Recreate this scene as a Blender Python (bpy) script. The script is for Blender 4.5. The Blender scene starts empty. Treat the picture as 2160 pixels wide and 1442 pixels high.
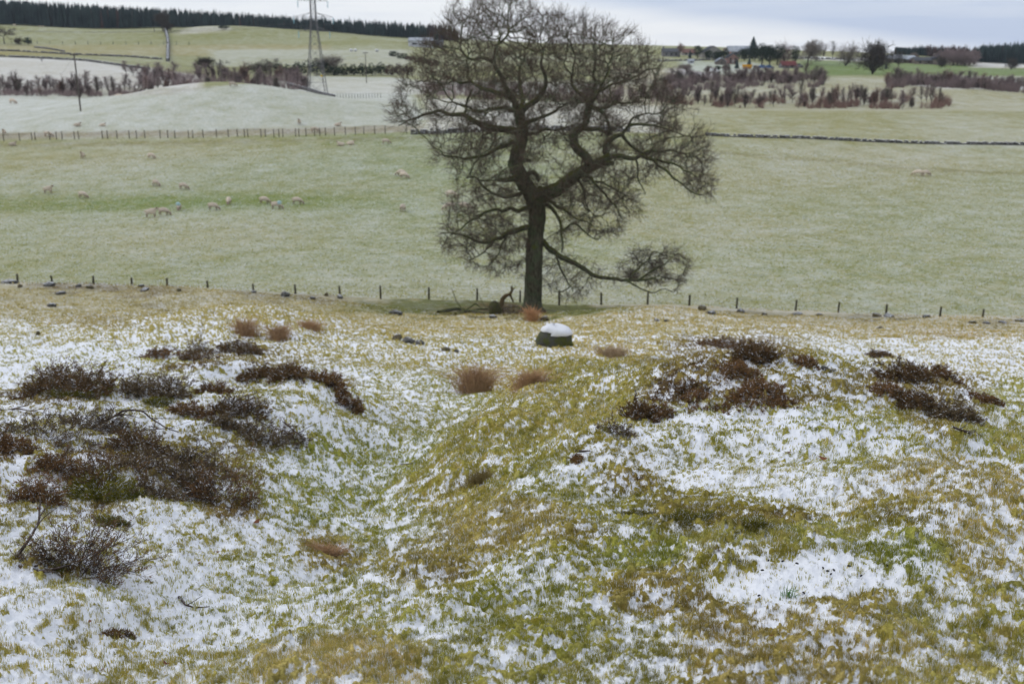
import bpy, math, random
import numpy as np
from mathutils import Vector
rnd = random.Random(7)
rs = np.random.RandomState(11)
SC = bpy.context.scene
# ------------------------------------------------------------------ camera, world, sun, exposure
PITCH = math.atan(611 / 2100.0)
SP, CP = math.sin(PITCH), math.cos(PITCH)
FPX = 2100.0
cam_d = bpy.data.cameras.new('camera')
cam = bpy.data.objects.new('camera', cam_d)
SC.collection.objects.link(cam)
cam.location = (0, 0, 0)
cam.rotation_euler = (math.pi / 2 - PITCH, 0, 0)
cam_d.sensor_width = 36.0
cam_d.lens = 35.0
cam_d.clip_start = 0.05
cam_d.clip_end = 9000
cam_d.dof.use_dof = True
cam_d.dof.focus_distance = 5.6
cam_d.dof.aperture_fstop = 3.0
SC.camera = cam
SC.view_settings.view_transform = 'Standard'
SC.view_settings.look = 'None'
SC.view_settings.exposure = 0.15
SC.view_settings.gamma = 1.0
SUN_EL, SUN_AZ = math.radians(38), math.radians(-75)     # azimuth from +Y towards +X

world = bpy.data.worlds.new('World')
SC.world = world
world.use_nodes = True
wn, wl = world.node_tree.nodes, world.node_tree.links
wn.clear()


class NT:
    """small node-building helper"""
    def __init__(s, tree):
        s.n, s.l = tree.nodes, tree.links

    def node(s, t, **kw):
        n = s.n.new(t)
        for k, v in kw.items():
            setattr(n, k, v)
        return n

    def put(s, sock, v):
        if isinstance(v, bpy.types.NodeSocket):
            s.l.new(v, sock)
        else:
            sock.default_value = v

    def math(s, op, a, b=None, c=None, clamp=False):
        n = s.node('ShaderNodeMath', operation=op)
        n.use_clamp = clamp
        s.put(n.inputs[0], a)
        if b is not None: s.put(n.inputs[1], b)
        if c is not None: s.put(n.inputs[2], c)
        return n.outputs[0]

    def mix(s, f, a, b, blend='MIX'):
        n = s.node('ShaderNodeMix', data_type='RGBA', blend_type=blend)
        s.put(n.inputs[0], f)
        s.put(n.inputs[6], a if isinstance(a, bpy.types.NodeSocket) else (*a[:3], 1))
        s.put(n.inputs[7], b if isinstance(b, bpy.types.NodeSocket) else (*b[:3], 1))
        return n.outputs[2]

    def ramp(s, v, lo, hi, a=0.0, b=1.0):
        n = s.node('ShaderNodeMapRange', interpolation_type='SMOOTHSTEP')
        s.put(n.inputs[0], v)
        s.put(n.inputs[1], lo); s.put(n.inputs[2], hi)
        s.put(n.inputs[3], a); s.put(n.inputs[4], b)
        return n.outputs[0]

    def noise(s, vec, scale, detail=3, rough=0.55):
        n = s.node('ShaderNodeTexNoise')
        if vec is not None: s.l.new(vec, n.inputs['Vector'])
        n.inputs['Scale'].default_value = scale
        n.inputs['Detail'].default_value = detail
        n.inputs['Roughness'].default_value = rough
        return n.outputs[0]

    def scalevec(s, vec, sc):
        n = s.node('ShaderNodeVectorMath', operation='MULTIPLY')
        s.l.new(vec, n.inputs[0]); n.inputs[1].default_value = sc
        return n.outputs[0]

    def attr(s, name):
        n = s.node('ShaderNodeAttribute', attribute_name=name)
        return n


W = NT(world.node_tree)
sky = W.node('ShaderNodeTexSky', sky_type='NISHITA')
sky.sun_disc = False
sky.sun_elevation = SUN_EL
sky.sun_rotation = SUN_AZ
sky_s = W.node('ShaderNodeVectorMath', operation='SCALE')
W.l.new(sky.outputs[0], sky_s.inputs[0]); sky_s.inputs['Scale'].default_value = 1.0
tc = W.node('ShaderNodeTexCoord')
sx = W.node('ShaderNodeSeparateXYZ')
W.l.new(tc.outputs['Generated'], sx.inputs[0])
el = sx.outputs[2]
az = sx.outputs[0]
n1 = W.noise(W.scalevec(tc.outputs['Generated'], (2.2, 1.5, 16)), 1.0, 5, 0.5)
n2 = W.noise(W.scalevec(tc.outputs['Generated'], (5.0, 4.0, 44)), 1.0, 5, 0.55)
# heavier grey-blue cloud to the right, thin bright band low over the hills
# lower edge of the cloud deck sinks towards the right, white sky shows beneath it
edge = W.math('MULTIPLY_ADD', az, -0.10, 0.0445)
edge = W.math('ADD', edge, W.math('MULTIPLY', W.math('SUBTRACT', n1, 0.5), 0.030))
edge = W.math('ADD', edge, W.math('MULTIPLY', W.math('SUBTRACT', n2, 0.5), 0.012))
tt_ = W.math('SUBTRACT', el, edge)
above = W.ramp(tt_, -0.008, 0.012)
fade = W.ramp(tt_, 0.0, 0.075, 1.0, 0.28)
heavy = W.ramp(az, -0.25, 0.42, 0.28, 1.0)
dfac = W.math('MULTIPLY', above, W.math('MULTIPLY', fade, heavy))
dfac = W.math('ADD', dfac, W.math('MULTIPLY', W.ramp(n2, 0.42, 0.62), 0.22), clamp=True)
low = W.ramp(el, 0.06, 0.22)
ccol = W.mix(dfac, (8.6, 8.9, 9.4), (5.0, 5.9, 7.8))
ccol = W.mix(low, ccol, (8.2, 8.6, 9.4))
mixc = W.mix(0.86, sky_s.outputs[0], ccol)
bg = W.node('ShaderNodeBackground')
W.l.new(mixc, bg.inputs[0]); bg.inputs[1].default_value = 0.1
wo = W.node('ShaderNodeOutputWorld')
W.l.new(bg.outputs[0], wo.inputs[0])

sun_d = bpy.data.lights.new('sun', 'SUN')
sun_d.energy = 0.9
sun_d.angle = math.radians(22)
sun_d.color = (1.0, 0.97, 0.92)
sun = bpy.data.objects.new('sun', sun_d)
SC.collection.objects.link(sun)
sdir = Vector((math.sin(SUN_AZ) * math.cos(SUN_EL), math.cos(SUN_AZ) * math.cos(SUN_EL), math.sin(SUN_EL)))
sun.rotation_euler = sdir.to_track_quat('Z', 'Y').to_euler()
sun.location = (-20, -10, 30)


# ------------------------------------------------------------------ helpers
def pix(px, py, Y):
    """world point on the ray of photo pixel (px,py) at forward distance Y"""
    u = (px - 1080) / FPX; v = (py - 721) / FPX
    t = Y / (CP - v * SP)
    return Vector((u * t, Y, t * (-SP - v * CP)))


def row_to_z(px, py, Y):
    v = (py - 721) / FPX
    return Y / (CP - v * SP) * (-SP - v * CP)


def project(X, Y, Z):
    d = Y * CP - Z * SP
    d = np.maximum(d, 1e-3)
    return 1080 + FPX * X / d, 721 - FPX * (Y * SP + Z * CP) / d


def _hash(ix, iy, seed):
    h = (ix.astype(np.int64) * 374761393 + iy.astype(np.int64) * 668265263 + seed * 974634777) & 0xffffffff
    h = ((h ^ (h >> 13)) * 1274126177) & 0xffffffff
    h = h ^ (h >> 16)
    return (h & 0xffffff).astype(np.float32) / np.float32(0xffffff)


def vnoise(x, y, seed=0):
    xi = np.floor(x); yi = np.floor(y)
    fx = (x - xi).astype(np.float32); fy = (y - yi).astype(np.float32)
    fx = fx * fx * fx * (fx * (fx * 6 - 15) + 10); fy = fy * fy * fy * (fy * (fy * 6 - 15) + 10)
    a = _hash(xi, yi, seed); b = _hash(xi + 1, yi, seed)
    c = _hash(xi, yi + 1, seed); d = _hash(xi + 1, yi + 1, seed)
    return (a * (1 - fx) + b * fx) * (1 - fy) + (c * (1 - fx) + d * fx) * fy - 0.5


def fbm(x, y, scales, amps, seed=0):
    r = 0
    for i, (s, a) in enumerate(zip(scales, amps)):
        ang = 0.7 * i + 0.3
        xr = x * math.cos(ang) - y * math.sin(ang); yr = x * math.sin(ang) + y * math.cos(ang)
        r = r + a * vnoise(xr / s + 17.3 * i, yr / s - 9.1 * i, seed + i)
    return r


# ------------------------------------------------------------------ terrain: photo rows of the ground at known distances
PXS = [-400, 0, 200, 400, 600, 800, 1000, 1200, 1400, 1600, 1800, 2000, 2160, 2560]
LV = {
    36:  [690, 690, 692, 698, 702, 708, 712, 712, 705, 705, 708, 712, 715, 718],
    45:  [640, 642, 650, 660, 668, 680, 690, 688, 675, 680, 685, 690, 695, 700],
    52:  [604, 606, 611, 616, 628, 655, 668, 668, 645, 661, 669, 675, 680, 684],
    57:  [602, 604, 610, 622, 634, 650, 664, 666, 652, 662, 670, 676, 680, 684],
    61:  [598, 600, 606, 612, 622, 644, 655, 660, 655, 660, 668, 675, 680, 682],
    64:  [596, 597, 601, 606, 618, 632, 637, 647, 644, 654, 663, 668, 671, 674],
    67:  [596, 597, 600, 607, 617, 631, 640, 647, 642, 654, 663, 667, 670, 672],
    76:  [598, 598, 598, 600, 602, 604, 606, 606, 606, 606, 606, 606, 606, 606],
    90:  [538, 538, 538, 540, 541, 541, 543, 543, 543, 543, 542, 540, 540, 540],
    120: [450, 450, 450, 450, 450, 450, 450, 450, 450, 450, 450, 450, 450, 450],
    134: [424, 424, 423, 422, 420, 414, 410, 410, 410, 410, 410, 410, 410, 410],
    155: [366, 366, 364, 362, 362, 362, 362, 362, 362, 364, 368, 372, 374, 376],
    190: [302, 297, 292, 289, 284, 278, 276, 274, 280, 287, 292, 298, 304, 310],
    215: [258, 250, 234, 218, 224, 248, 252, 252, 254, 256, 258, 264, 268, 270],
    236: [230, 222, 210, 188, 194, 222, 234, 234, 236, 238, 238, 242, 246, 248],
    270: [207, 207, 206, 200, 204, 207, 214, 221, 224, 222, 222, 222, 228, 230],
    320: [186, 188, 182, 178, 178, 181, 190, 198, 200, 196, 190, 184, 200, 204],
    380: [150, 152, 152, 158, 165, 166, 170, 174, 172, 164, 160, 176, 186, 188],
    450: [124, 127, 131, 140, 147, 142, 150, 155, 156, 156, 152, 160, 168, 170],
    520: [104, 106, 110, 114, 116, 116, 132, 140, 143, 136, 140, 146, 152, 154],
    600: [76, 80, 85, 84, 86, 92, 108, 115, 120, 122, 128, 136, 143, 145],
    700: [50, 54, 66, 60, 63, 79, 93, 100, 105, 108, 112, 122, 132, 134],
    900: [20, 24, 34, 42, 54, 66, 87, 92, 96, 103, 112, 118, 122, 122],
    1150: [60, 62, 66, 72, 80, 90, 98, 100, 104, 110, 118, 122, 126, 126],
    4000: [112] * 14,
}
NEARZ = [(1.0, -1.72), (3, -2.15), (6, -3.12), (10, -4.3), (14, -5.35), (18, -6.3), (24, -7.7), (30, -8.95)]
AG = np.linspace(-1.5, 1.5, 301)
lvY, lvZ = [], []
for y, z in NEARZ:
    lvY.append(y); lvZ.append(np.full(AG.shape, z))
for Y in sorted(LV):
    zs = np.array([row_to_z(p, r, Y) for p, r in zip(PXS, LV[Y])])
    aa = np.array([pix(p, r, Y)[0] / Y for p, r in zip(PXS, LV[Y])])
    z = np.interp(AG, aa, zs)
    k = np.hanning(13 if Y > 100 else 9); k /= k.sum()
    z = np.convolve(np.pad(z, 8, 'edge'), k, 'same')[8:-8]
    lvY.append(Y); lvZ.append(z)
lvL = np.log(np.array(lvY)); lvZ = np.array(lvZ)
LG = np.linspace(0, math.log(4000), 1600)
HG = np.empty((LG.size, AG.size))
# monotone-safe Hermite in log distance
dl = np.diff(lvL)[:, None]
sl = np.diff(lvZ, axis=0) / dl
tg = np.zeros_like(lvZ)
tg[1:-1] = 0.5 * (sl[1:] + sl[:-1])
tg[0] = sl[0]; tg[-1] = sl[-1]
ii = np.clip(np.searchsorted(lvL, LG) - 1, 0, len(lvL) - 2)
tt = ((LG - lvL[ii]) / np.diff(lvL)[ii])[:, None]
hh = np.diff(lvL)[ii][:, None]
HG = ((2 * tt**3 - 3 * tt**2 + 1) * lvZ[ii] + (tt**3 - 2 * tt**2 + tt) * hh * tg[ii]
      + (-2 * tt**3 + 3 * tt**2) * lvZ[ii + 1] + (tt**3 - tt**2) * hh * tg[ii + 1])

# mounds and hollows near the camera: X, Y, height, sx, sy, rot
MOUNDS = [
    (2.9, 11.4, 0.98, 2.0, 2.3, 0.0), (4.3, 9.2, 0.32, 1.5, 1.6, 0.0), (1.9, 9.0, 0.42, 1.3, 1.7, 0.0),
    (-4.3, 13.2, 0.95, 1.9, 1.7, 0.0), (-5.0, 10.2, 0.45, 2.0, 1.6, 0.0), (-3.6, 7.6, 0.38, 1.1, 1.2, 0.0),
    (-2.3, 11.2, 0.30, 0.8, 1.2, 0.0),
    (1.5, 4.9, 0.26, 1.1, 0.8, 0.15), (2.6, 5.4, 0.16, 1.1, 0.7, 0.0),
    (-0.30, 9.3, 0.34, 0.5, 0.8, -0.5), (0.35, 12.0, 0.55, 0.75, 1.3, -0.5), (0.5, 7.9, 0.14, 0.5, 0.5, 0), (2.6, 7.4, 0.12, 0.6, 0.5, 0), (3.9, 7.6, 0.12, 0.6, 0.5, 0), (1.4, 15.0, 0.24, 0.9, 1.4, -0.5),
    (0.1, 6.8, 0.12, 0.6, 0.8, -0.5),
    (-0.95, 6.3, -0.30, 0.7, 1.5, -0.3), (-1.6, 4.2, -0.22, 0.8, 1.1, -0.3), (-1.1, 10.3, -0.42, 0.7, 2.3, -0.1),
    (-0.65, 5.35, 0.13, 0.45, 0.32, 0.0),
    (-0.4, 15.5, -0.25, 1.2, 2.5, 0.0),
    (-9.5, 33, 0.9, 3.4, 4.5, 0.0), (4.8, 46, 0.5, 4.0, 3.5, 0.0), (-6.2, 23, 0.3, 2.5, 1.8, 0.0),
    (8.5, 22, -0.3, 4.0, 4.0, 0.0),
    (-66, 232, 1.9, 15, 13, 0.0), (-192, 655, 3.0, 22, 26, 0.0), (-150, 660, 2.0, 30, 26, 0.0), (-290, 668, 2.5, 32, 22, 0.0),
]


def H(X, Y):
    X = np.asarray(X, dtype=float); Y = np.asarray(Y, dtype=float)
    Yc = np.maximum(Y, 1.0)
    a = np.clip(X / Yc, -1.499, 1.499)
    l = np.clip(np.log(Yc), 0, LG[-1] - 1e-6)
    fi = l / (LG[1] - LG[0]); i = np.clip(fi.astype(int), 0, LG.size - 2); fi = fi - i
    fj = (a + 1.5) / (AG[1] - AG[0]); j = np.clip(fj.astype(int), 0, AG.size - 2); fj = fj - j
    z = (HG[i, j] * (1 - fj) + HG[i, j + 1] * fj) * (1 - fi) + (HG[i + 1, j] * (1 - fj) + HG[i + 1, j + 1] * fj) * fi
    z = z + np.where(Y < 1.0, (1.0 - Y) * 0.2, 0)
    for mx, my, mh, s1, s2, ro in MOUNDS:
        dx, dy = X - mx, Y - my
        c, s = math.cos(ro), math.sin(ro)
        u = (dx * c + dy * s) / s1; v = (-dx * s + dy * c) / s2
        q = u * u + v * v
        z = z + mh * np.exp(-0.5 * q)
    r = np.hypot(X, Y)
    near = np.clip(1.5 - r / 60, 0, 1)
    lump = fbm(X, Y, (2.3, 1.1, 0.50, 0.24), (0.20, 0.20, 0.14, 0.065), 3)
    z = z + lump * near * np.clip(r / 3, 0.35, 1)
    z = z + fbm(X, Y, (9, 4), (0.35, 0.2), 8) * np.clip((r - 14) / 20, 0, 1) * np.clip((75 - r) / 20, 0, 1)
    z = z + fbm(X, Y, (45, 18, 7), (0.8, 0.3, 0.12), 12) * np.clip((r - 75) / 40, 0, 1)
    return z


def h1(x, y):
    return float(H(np.array([x]), np.array([y]))[0])


_MY = np.concatenate([np.arange(1.5, 20, 0.03), np.exp(np.linspace(math.log(20), math.log(1400), 2500))])


def gnd(px, py, ymin=1.5):
    """first ground point seen through photo pixel (px,py)"""
    u = (px - 1080) / FPX; v = (py - 721) / FPX
    t = _MY / (CP - v * SP)
    X = u * t; Z = t * (-SP - v * CP)
    g = H(X, _MY)
    k = np.where((Z < g) & (_MY > ymin))[0]
    i = k[0] if len(k) else int(np.argmin(Z - g))
    return Vector((X[i], _MY[i], g[i]))


def gnd_y(px, Y, py=400):
    p = pix(px, py, Y)
    return Vector((p.x, Y, h1(p.x, Y)))


# ------------------------------------------------------------------ surface cover: regions of the ground (photo x, y, radii, snow cover, green, tan, brown)
BL = [
    (0, 640, 500, 30, .26, .1, .45, .12), (500, 650, 300, 30, .24, .15, .5, .10), (1000, 690, 500, 22, .25, .1, .55, .02),
    (1500, 665, 250, 18, .28, .1, .6, .05), (2000, 690, 300, 20, .32, .05, .6, .05), (300, 700, 400, 25, .45, .15, .35, .05),
    (900, 648, 160, 14, .0, 1.0, .0, .5), (1190, 655, 110, 10, .0, 1.0, .0, .5), (1320, 1010, 60, 25, .3, .1, .1, .8), (1230, 1130, 60, 22, .2, .2, .1, .7), (950, 1210, 50, 22, .2, .2, .2, .8), (700, 1180, 50, 22, .3, .1, .3, .7), (1420, 1090, 70, 18, .15, .2, .0, .8), (1590, 1105, 60, 18, .1, .2, .0, .8), (1880, 1085, 50, 16, .2, .2, .0, .8), (1050, 655, 100, 10, .0, .3, .0, .9),
    (1530, 730, 110, 18, .34, .0, .1, .85), (1400, 830, 70, 16, .3, .1, .0, .9), (1640, 840, 90, 14, .4, .1, .1, .8),
    (110, 606, 40, 8, .12, .1, .1, .8), (190, 608, 50, 9, .15, .1, .1, .8), (310, 616, 70, 10, .1, .1, .3, .6), (620, 628, 60, 8, .15, .1, .1, .7), (700, 632, 40, 8, .15, .1, .1, .7), (530, 618, 40, 7, .2, .1, .1, .6),
    (325, 650, 45, 9, .15, .1, .1, .7), (200, 680, 120, 10, .22, .1, .5, .4), (260, 690, 60, 8, .2, .1, .2, .6), (1560, 662, 60, 6, .15, .1, .1, .7), (1850, 668, 80, 5, .2, .1, .1, .6), (2100, 682, 90, 6, .2, .1, .1, .7), (2000, 705, 120, 10, .2, .0, .8, .3),
    (1000, 740, 300, 25, .42, .2, .4, .05), (1950, 740, 250, 30, .58, .1, .4, .0), (1250, 740, 120, 22, .25, .1, .7, .0),
    (150, 760, 250, 30, .70, .25, .15, .05), (650, 850, 200, 60, .66, .25, .2, .05), (550, 760, 100, 30, .5, .1, .1, .5),
    (600, 800, 60, 16, .25, .0, .0, 1.1), (700, 815, 40, 18, .25, .0, .0, 1.1), (500, 868, 60, 20, .3, .0, .0, 1.1), (230, 975, 90, 22, .25, .1, .0, 1.1), (370, 990, 90, 24, .2, .1, .0, 1.0), (210, 1075, 60, 18, .2, .3, .0, .9), (40, 960, 60, 22, .2, .0, .0, 1.1), (400, 770, 70, 12, .3, .1, .0, .9), (510, 745, 50, 12, .2, .1, .0, 1.0), (150, 835, 90, 16, .2, .2, .0, .9), (470, 1080, 50, 18, .2, .1, .2, .9), (560, 940, 50, 20, .3, .4, .0, .8), (130, 1200, 70, 20, .3, .2, .1, .8), (1500, 800, 100, 12, .3, .1, .1, .9), (1600, 765, 50, 12, .2, .1, .1, .9), (1920, 815, 60, 14, .3, .1, .1, .9),
    (330, 850, 200, 50, .74, .15, .1, .2), (100, 1000, 200, 90, .60, .15, .1, .35), (300, 1150, 200, 90, .72, .2, .2, .1),
    (450, 980, 150, 60, .40, .2, .1, .5), (700, 1000, 180, 90, .62, .5, .15, .0), (500, 1250, 300, 100, .68, .35, .15, .05),
    (150, 1350, 250, 90, .66, .2, .3, .1), (800, 1120, 90, 50, .60, .45, .2, .0), (660, 1170, 60, 40, .35, .05, .35, .4),
    (1150, 870, 130, 60, .22, .25, .35, .0), (1020, 960, 90, 45, .28, .3, .3, .05), (930, 1040, 80, 50, .25, .2, .35, .05),
    (1250, 790, 110, 40, .30, .25, .3, .05), (1080, 800, 80, 30, .30, .1, .6, .1), (950, 850, 70, 40, .6, .35, .2, .0),
    (1200, 1000, 110, 50, .52, .35, .1, .1), (1300, 960, 110, 50, .60, .1, .1, .3),
    (1550, 740, 120, 30, .38, .05, .2, .6), (1470, 800, 130, 35, .36, .1, .1, .7), (1650, 800, 120, 30, .52, .1, .1, .45),
    (1800, 760, 80, 25, .66, .1, .1, .2), (1900, 820, 110, 35, .42, .1, .1, .6), (2000, 880, 70, 35, .40, .1, .2, .5),
    (2110, 900, 80, 60, .42, .5, .3, .0), (1750, 930, 200, 70, .68, .3, .15, .02), (1500, 930, 130, 60, .66, .25, .1, .12),
    (1600, 1010, 160, 50, .82, .15, .15, .1), (1950, 1030, 150, 70, .62, .1, .4, .2), (1450, 1080, 110, 38, .25, .15, .0, .45),
    (1600, 1100, 60, 28, .12, .1, .0, .6), (1880, 1090, 80, 35, .40, .2, .1, .3), (1300, 1100, 90, 50, .48, .3, .05, .2),
    (1100, 1120, 140, 50, .36, .1, .4, .25), (900, 1200, 120, 60, .42, .2, .35, .3), (1100, 1250, 120, 50, .48, .4, .1, .1),
    (1200, 1180, 110, 50, .52, .3, .15, .1), (1350, 1170, 90, 35, .30, .5, .1, .05), (1700, 1130, 160, 22, .30, .5, .3, .05),
    (1560, 1190, 90, 30, .40, .3, .15, .3), (1700, 1230, 150, 38, .93, .15, .1, .1), (1900, 1180, 80, 45, .22, .55, .1, .1),
    (2080, 1150, 110, 70, .50, .15, .4, .15), (1400, 1260, 80, 45, .35, .1, .3, .4), (1750, 1290, 110, 35, .38, .1, .3, .35),
    (2060, 1320, 130, 70, .45, .4, .3, .1), (1650, 1390, 220, 60, .36, .1, .4, .35), (1300, 1390, 110, 60, .62, .3, .1, .2),
    (1950, 1390, 120, 60, .38, .35, .4, .1), (720, 1400, 160, 50, .42, .3, .6, .05), (1000, 1400, 110, 50, .55, .3, .2, .1),
    (1170, 1350, 80, 50, .28, .4, .1, .2), (850, 1300, 110, 50, .60, .4, .2, .0),
]
FIELDS = [  # polygons in photo pixels over the far ground: snow, green, tan, brown
    ([(-600, 30), (3000, 30), (3000, 215), (-600, 215)], .12, .65, .25, .0),
    ([(-600, 95), (700, 95), (700, 118), (-600, 118)], .10, .45, .45, .0),
    ([(374, 74), (384, 63), (410, 57), (450, 55), (490, 60), (470, 66), (430, 70)], .36, .4, .4, .0),
    ([(450, 105), (860, 105), (860, 140), (450, 140)], .32, .6, .25, .0),
    ([(-600, 118), (75, 122), (200, 128), (330, 146), (430, 160), (430, 186), (-600, 186)], .52, .2, .5, .1),
    ([(-600, 186), (430, 186), (640, 170), (640, 205), (-600, 212)], .40, .3, .3, .3),
    ([(-600, 208), (350, 200), (640, 160), (860, 165), (900, 276), (400, 288), (-600, 300)], .46, .55, .15, .0),
    ([(-600, 284), (400, 276), (900, 262), (900, 276), (400, 288), (-600, 302)], .22, .2, .3, .5),
    ([(640, 168), (1300, 175), (1300, 200), (640, 196)], .44, .4, .3, .0),
    ([(1280, 140), (1460, 150), (1460, 235), (1280, 240)], .26, .4, .5, .0),
    ([(1400, 150), (1470, 150), (1530, 166), (1500, 169)], .72, .0, .4, .3),
    ([(1440, 128), (1600, 133), (1610, 155), (1500, 158), (1440, 148)], .38, .8, .1, .0),
    ([(1400, 165), (2160, 165), (2160, 236), (1400, 236)], .26, .5, .40, .0),
    ([(1690, 126), (1860, 133), (2300, 143), (2300, 163), (1880, 158), (1690, 160)], .02, 1.0, .0, .0),
    ([(1880, 158), (2300, 163), (2300, 172), (1880, 172)], .38, .7, .2, .0),
    ([(1900, 176), (1985, 168), (2300, 172), (2300, 192), (1985, 186)], .62, .2, .5, .0),
    ([(2050, 130), (2300, 132), (2300, 144), (2050, 143)], .55, .1, .5, .1),
    ([(1690, 119), (1790, 122), (1860, 126), (1860, 129), (1690, 124)], .85, .0, .5, .1),
    ([(1380, 234), (1800, 234), (2500, 246), (2500, 320), (2160, 304), (1500, 286), (1380, 282)], .17, .55, .34, .0),
    ([(900, 205), (1400, 225), (1400, 280), (900, 276)], .42, .35, .45, .0),
]
Z4 = (.20, .66, .22, .0)


def inpoly(px, py, poly):
    c = np.zeros(px.shape, bool)
    n = len(poly)
    for i in range(n):
        x1, y1 = poly[i]; x2, y2 = poly[(i + 1) % n]
        if y1 == y2: continue
        m = ((y1 > py) != (y2 > py)) & (px < (x2 - x1) * (py - y1) / (y2 - y1) + x1)
        c ^= m
    return c


def cover(X, Y, Z):
    """low-frequency cover fields: snow, green, tan, brown"""
    px, py = project(X, Y, Z)
    out = np.zeros((4,) + px.shape, dtype=np.float32)
    wsum = np.full(px.shape, 1e-4, dtype=np.float32)
    base = (.5, .25, .3, .1)
    for k in range(4): out[k] += base[k] * 1e-4
    nearm = Y < 67.5
    wob = 1 + 0.0 * px
    qx = px + 60 * vnoise(X * 1.1, Y * 1.1, 31); qy = py + 22 * vnoise(X * 1.1, Y * 1.1, 32)
    m = nearm
    pxn, pyn = qx[m], qy[m]
    o = [out[k][m] for k in range(4)]; w_ = wsum[m]
    for bx, by, rx, ry, s, g, t, b in BL:
        w = np.exp(-(((pxn - bx) / rx) ** 2 + ((pyn - by) / ry) ** 2) * 0.9).astype(np.float32)
        w *= w
        w_ += w
        for k, v in enumerate((s, g, t, b)): o[k] += w * v
    for k in range(4): out[k][m] = o[k] / w_
    f = ~nearm
    if f.any():
        fx, fy = px[f] + 14 * vnoise(X[f] / 9, Y[f] / 9, 5), py[f] + 2.0 * vnoise(X[f] / 12, Y[f] / 12, 6)
        c = [np.full(fx.shape, v, np.float32) for v in Z4]
        # open field: greener swale, paler rises
        nn = fbm(X[f], Y[f], (34, 15), (1.0, 0.6), 40)
        sw = np.exp(-((Y[f] - 131) / 7) ** 2) * np.clip((900 - fx) / 300, 0, 1)
        c[0] = c[0] + 0.10 * nn - 0.22 * sw
        c[1] = c[1] + 0.35 * sw + 0.3 * fbm(X[f], Y[f], (50, 20), (1, .6), 43)
        c[2] = c[2] + 0.35 * fbm(X[f], Y[f], (60, 25), (1, .6), 46)
        far = Y[f] > 186
        for poly, s, g, t, b in FIELDS:
            ip = sum(inpoly(fx + jx, fy + jy, poly).astype(np.float32) for jx, jy in ((-9, -1.3), (7, -.7), (-3, .2), (10, .9), (-6, 1.6), (2, -2))) / 6 * far
            for k, v in enumerate((s, g, t, b)): c[k] = c[k] * (1 - ip) + v * ip
        c[0] = c[0] + np.where(far, 0.12 * nn, 0)
        # old ruined bank line on the right
        yl = np.interp(fx, [1300, 1480, 1700, 1950, 2300], [312, 320, 338, 358, 374])
        ln = np.exp(-((fy - yl) / 3.0) ** 2) * (fx > 1300) * (~far)
        c[0] = c[0] - 0.1 * ln; c[3] = c[3] + 0.22 * ln
        yl2 = np.interp(fx, [-400, 0, 400, 820], [316, 306, 300, 290])
        ln = np.exp(-((fy - yl2) / 6.0) ** 2) * (fx < 900) * (fx > -400) * (~far)
        c[0] = c[0] - 0.05 * ln; c[3] = c[3] + 0.25 * ln
        for k in range(4): out[k][f] = c[k]
    return out, px, py


FS, FA = (0.8, 0.30, 0.13, 0.064, 0.032, 0.016), (0.18, 0.28, 0.45, 0.80, 1.10, 1.15)
_t = fbm(rs.uniform(-20, 20, 20000), rs.uniform(-20, 20, 20000), FS, FA, 60)
FM, FSD = float(_t.mean()), float(_t.std())


def detail_u(X, Y):
    n = (fbm(X, Y, FS, FA, 60) - FM) / FSD
    return 1 / (1 + np.exp(-1.702 * n))          # ~uniform 0..1


def snow_near(X, Y, cov):
    u = detail_u(X, Y)
    # streaks of vegetation stay bare on small hummocks
    return np.clip((cov * 0.92 + 0.12 + 0.11 * np.clip((9 - np.hypot(X, Y)) / 5, 0, 1) - u) / 0.42 + 0.5, 0, 1)


# ------------------------------------------------------------------ mesh builders
def mesh_np(name, V, F, mats, parent=None, smooth=False, loc=None, matidx=None):
    """V (n,3), F (m,k) int array with k = 3 or 4"""
    me = bpy.data.meshes.new(name)
    V = np.asarray(V, dtype=np.float32); F = np.asarray(F, dtype=np.int32)
    me.vertices.add(len(V)); me.vertices.foreach_set('co', V.ravel())
    k = F.shape[1]
    me.loops.add(F.size); me.loops.foreach_set('vertex_index', F.ravel())
    me.polygons.add(len(F))
    me.polygons.foreach_set('loop_start', np.arange(0, F.size, k, dtype=np.int32))
    me.polygons.foreach_set('loop_total', np.full(len(F), k, dtype=np.int32))
    if smooth: me.polygons.foreach_set('use_smooth', np.ones(len(F), dtype=bool))
    if matidx is not None: me.polygons.foreach_set('material_index', np.asarray(matidx, dtype=np.int32))
    for m in (mats if isinstance(mats, (list, tuple)) else [mats]): me.materials.append(m)
    me.update(calc_edges=True)
    o = bpy.data.objects.new(name, me)
    SC.collection.objects.link(o)
    if parent is not None: o.parent = parent
    if loc is not None: o.location = loc
    return o


def fattr(o, name, data, kind='FLOAT'):
    a = o.data.attributes.new(name, kind, 'POINT')
    a.data.foreach_set('value' if kind == 'FLOAT' else 'vector', np.asarray(data, dtype=np.float32).ravel())


def tag(o, label=None, cat=None, group=None, kind=None):
    if label: o['label'] = label
    if cat: o['category'] = cat
    if group: o['group'] = group
    if kind: o['kind'] = kind
    return o


def empty(name, loc, rz=0.0, sc=1.0):
    o = bpy.data.objects.new(name, None)
    o.empty_display_size = 0.1
    SC.collection.objects.link(o)
    o.location = loc; o.rotation_euler = (0, 0, rz)
    o.scale = (sc, sc, sc) if not isinstance(sc, tuple) else sc
    return o


def copy_tree(o, parent=None):
    c = o.copy(); SC.collection.objects.link(c)
    c.parent = parent
    for ch in [q for q in bpy.data.objects if q.parent is o]:
        copy_tree(ch, c)
    return c


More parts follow.
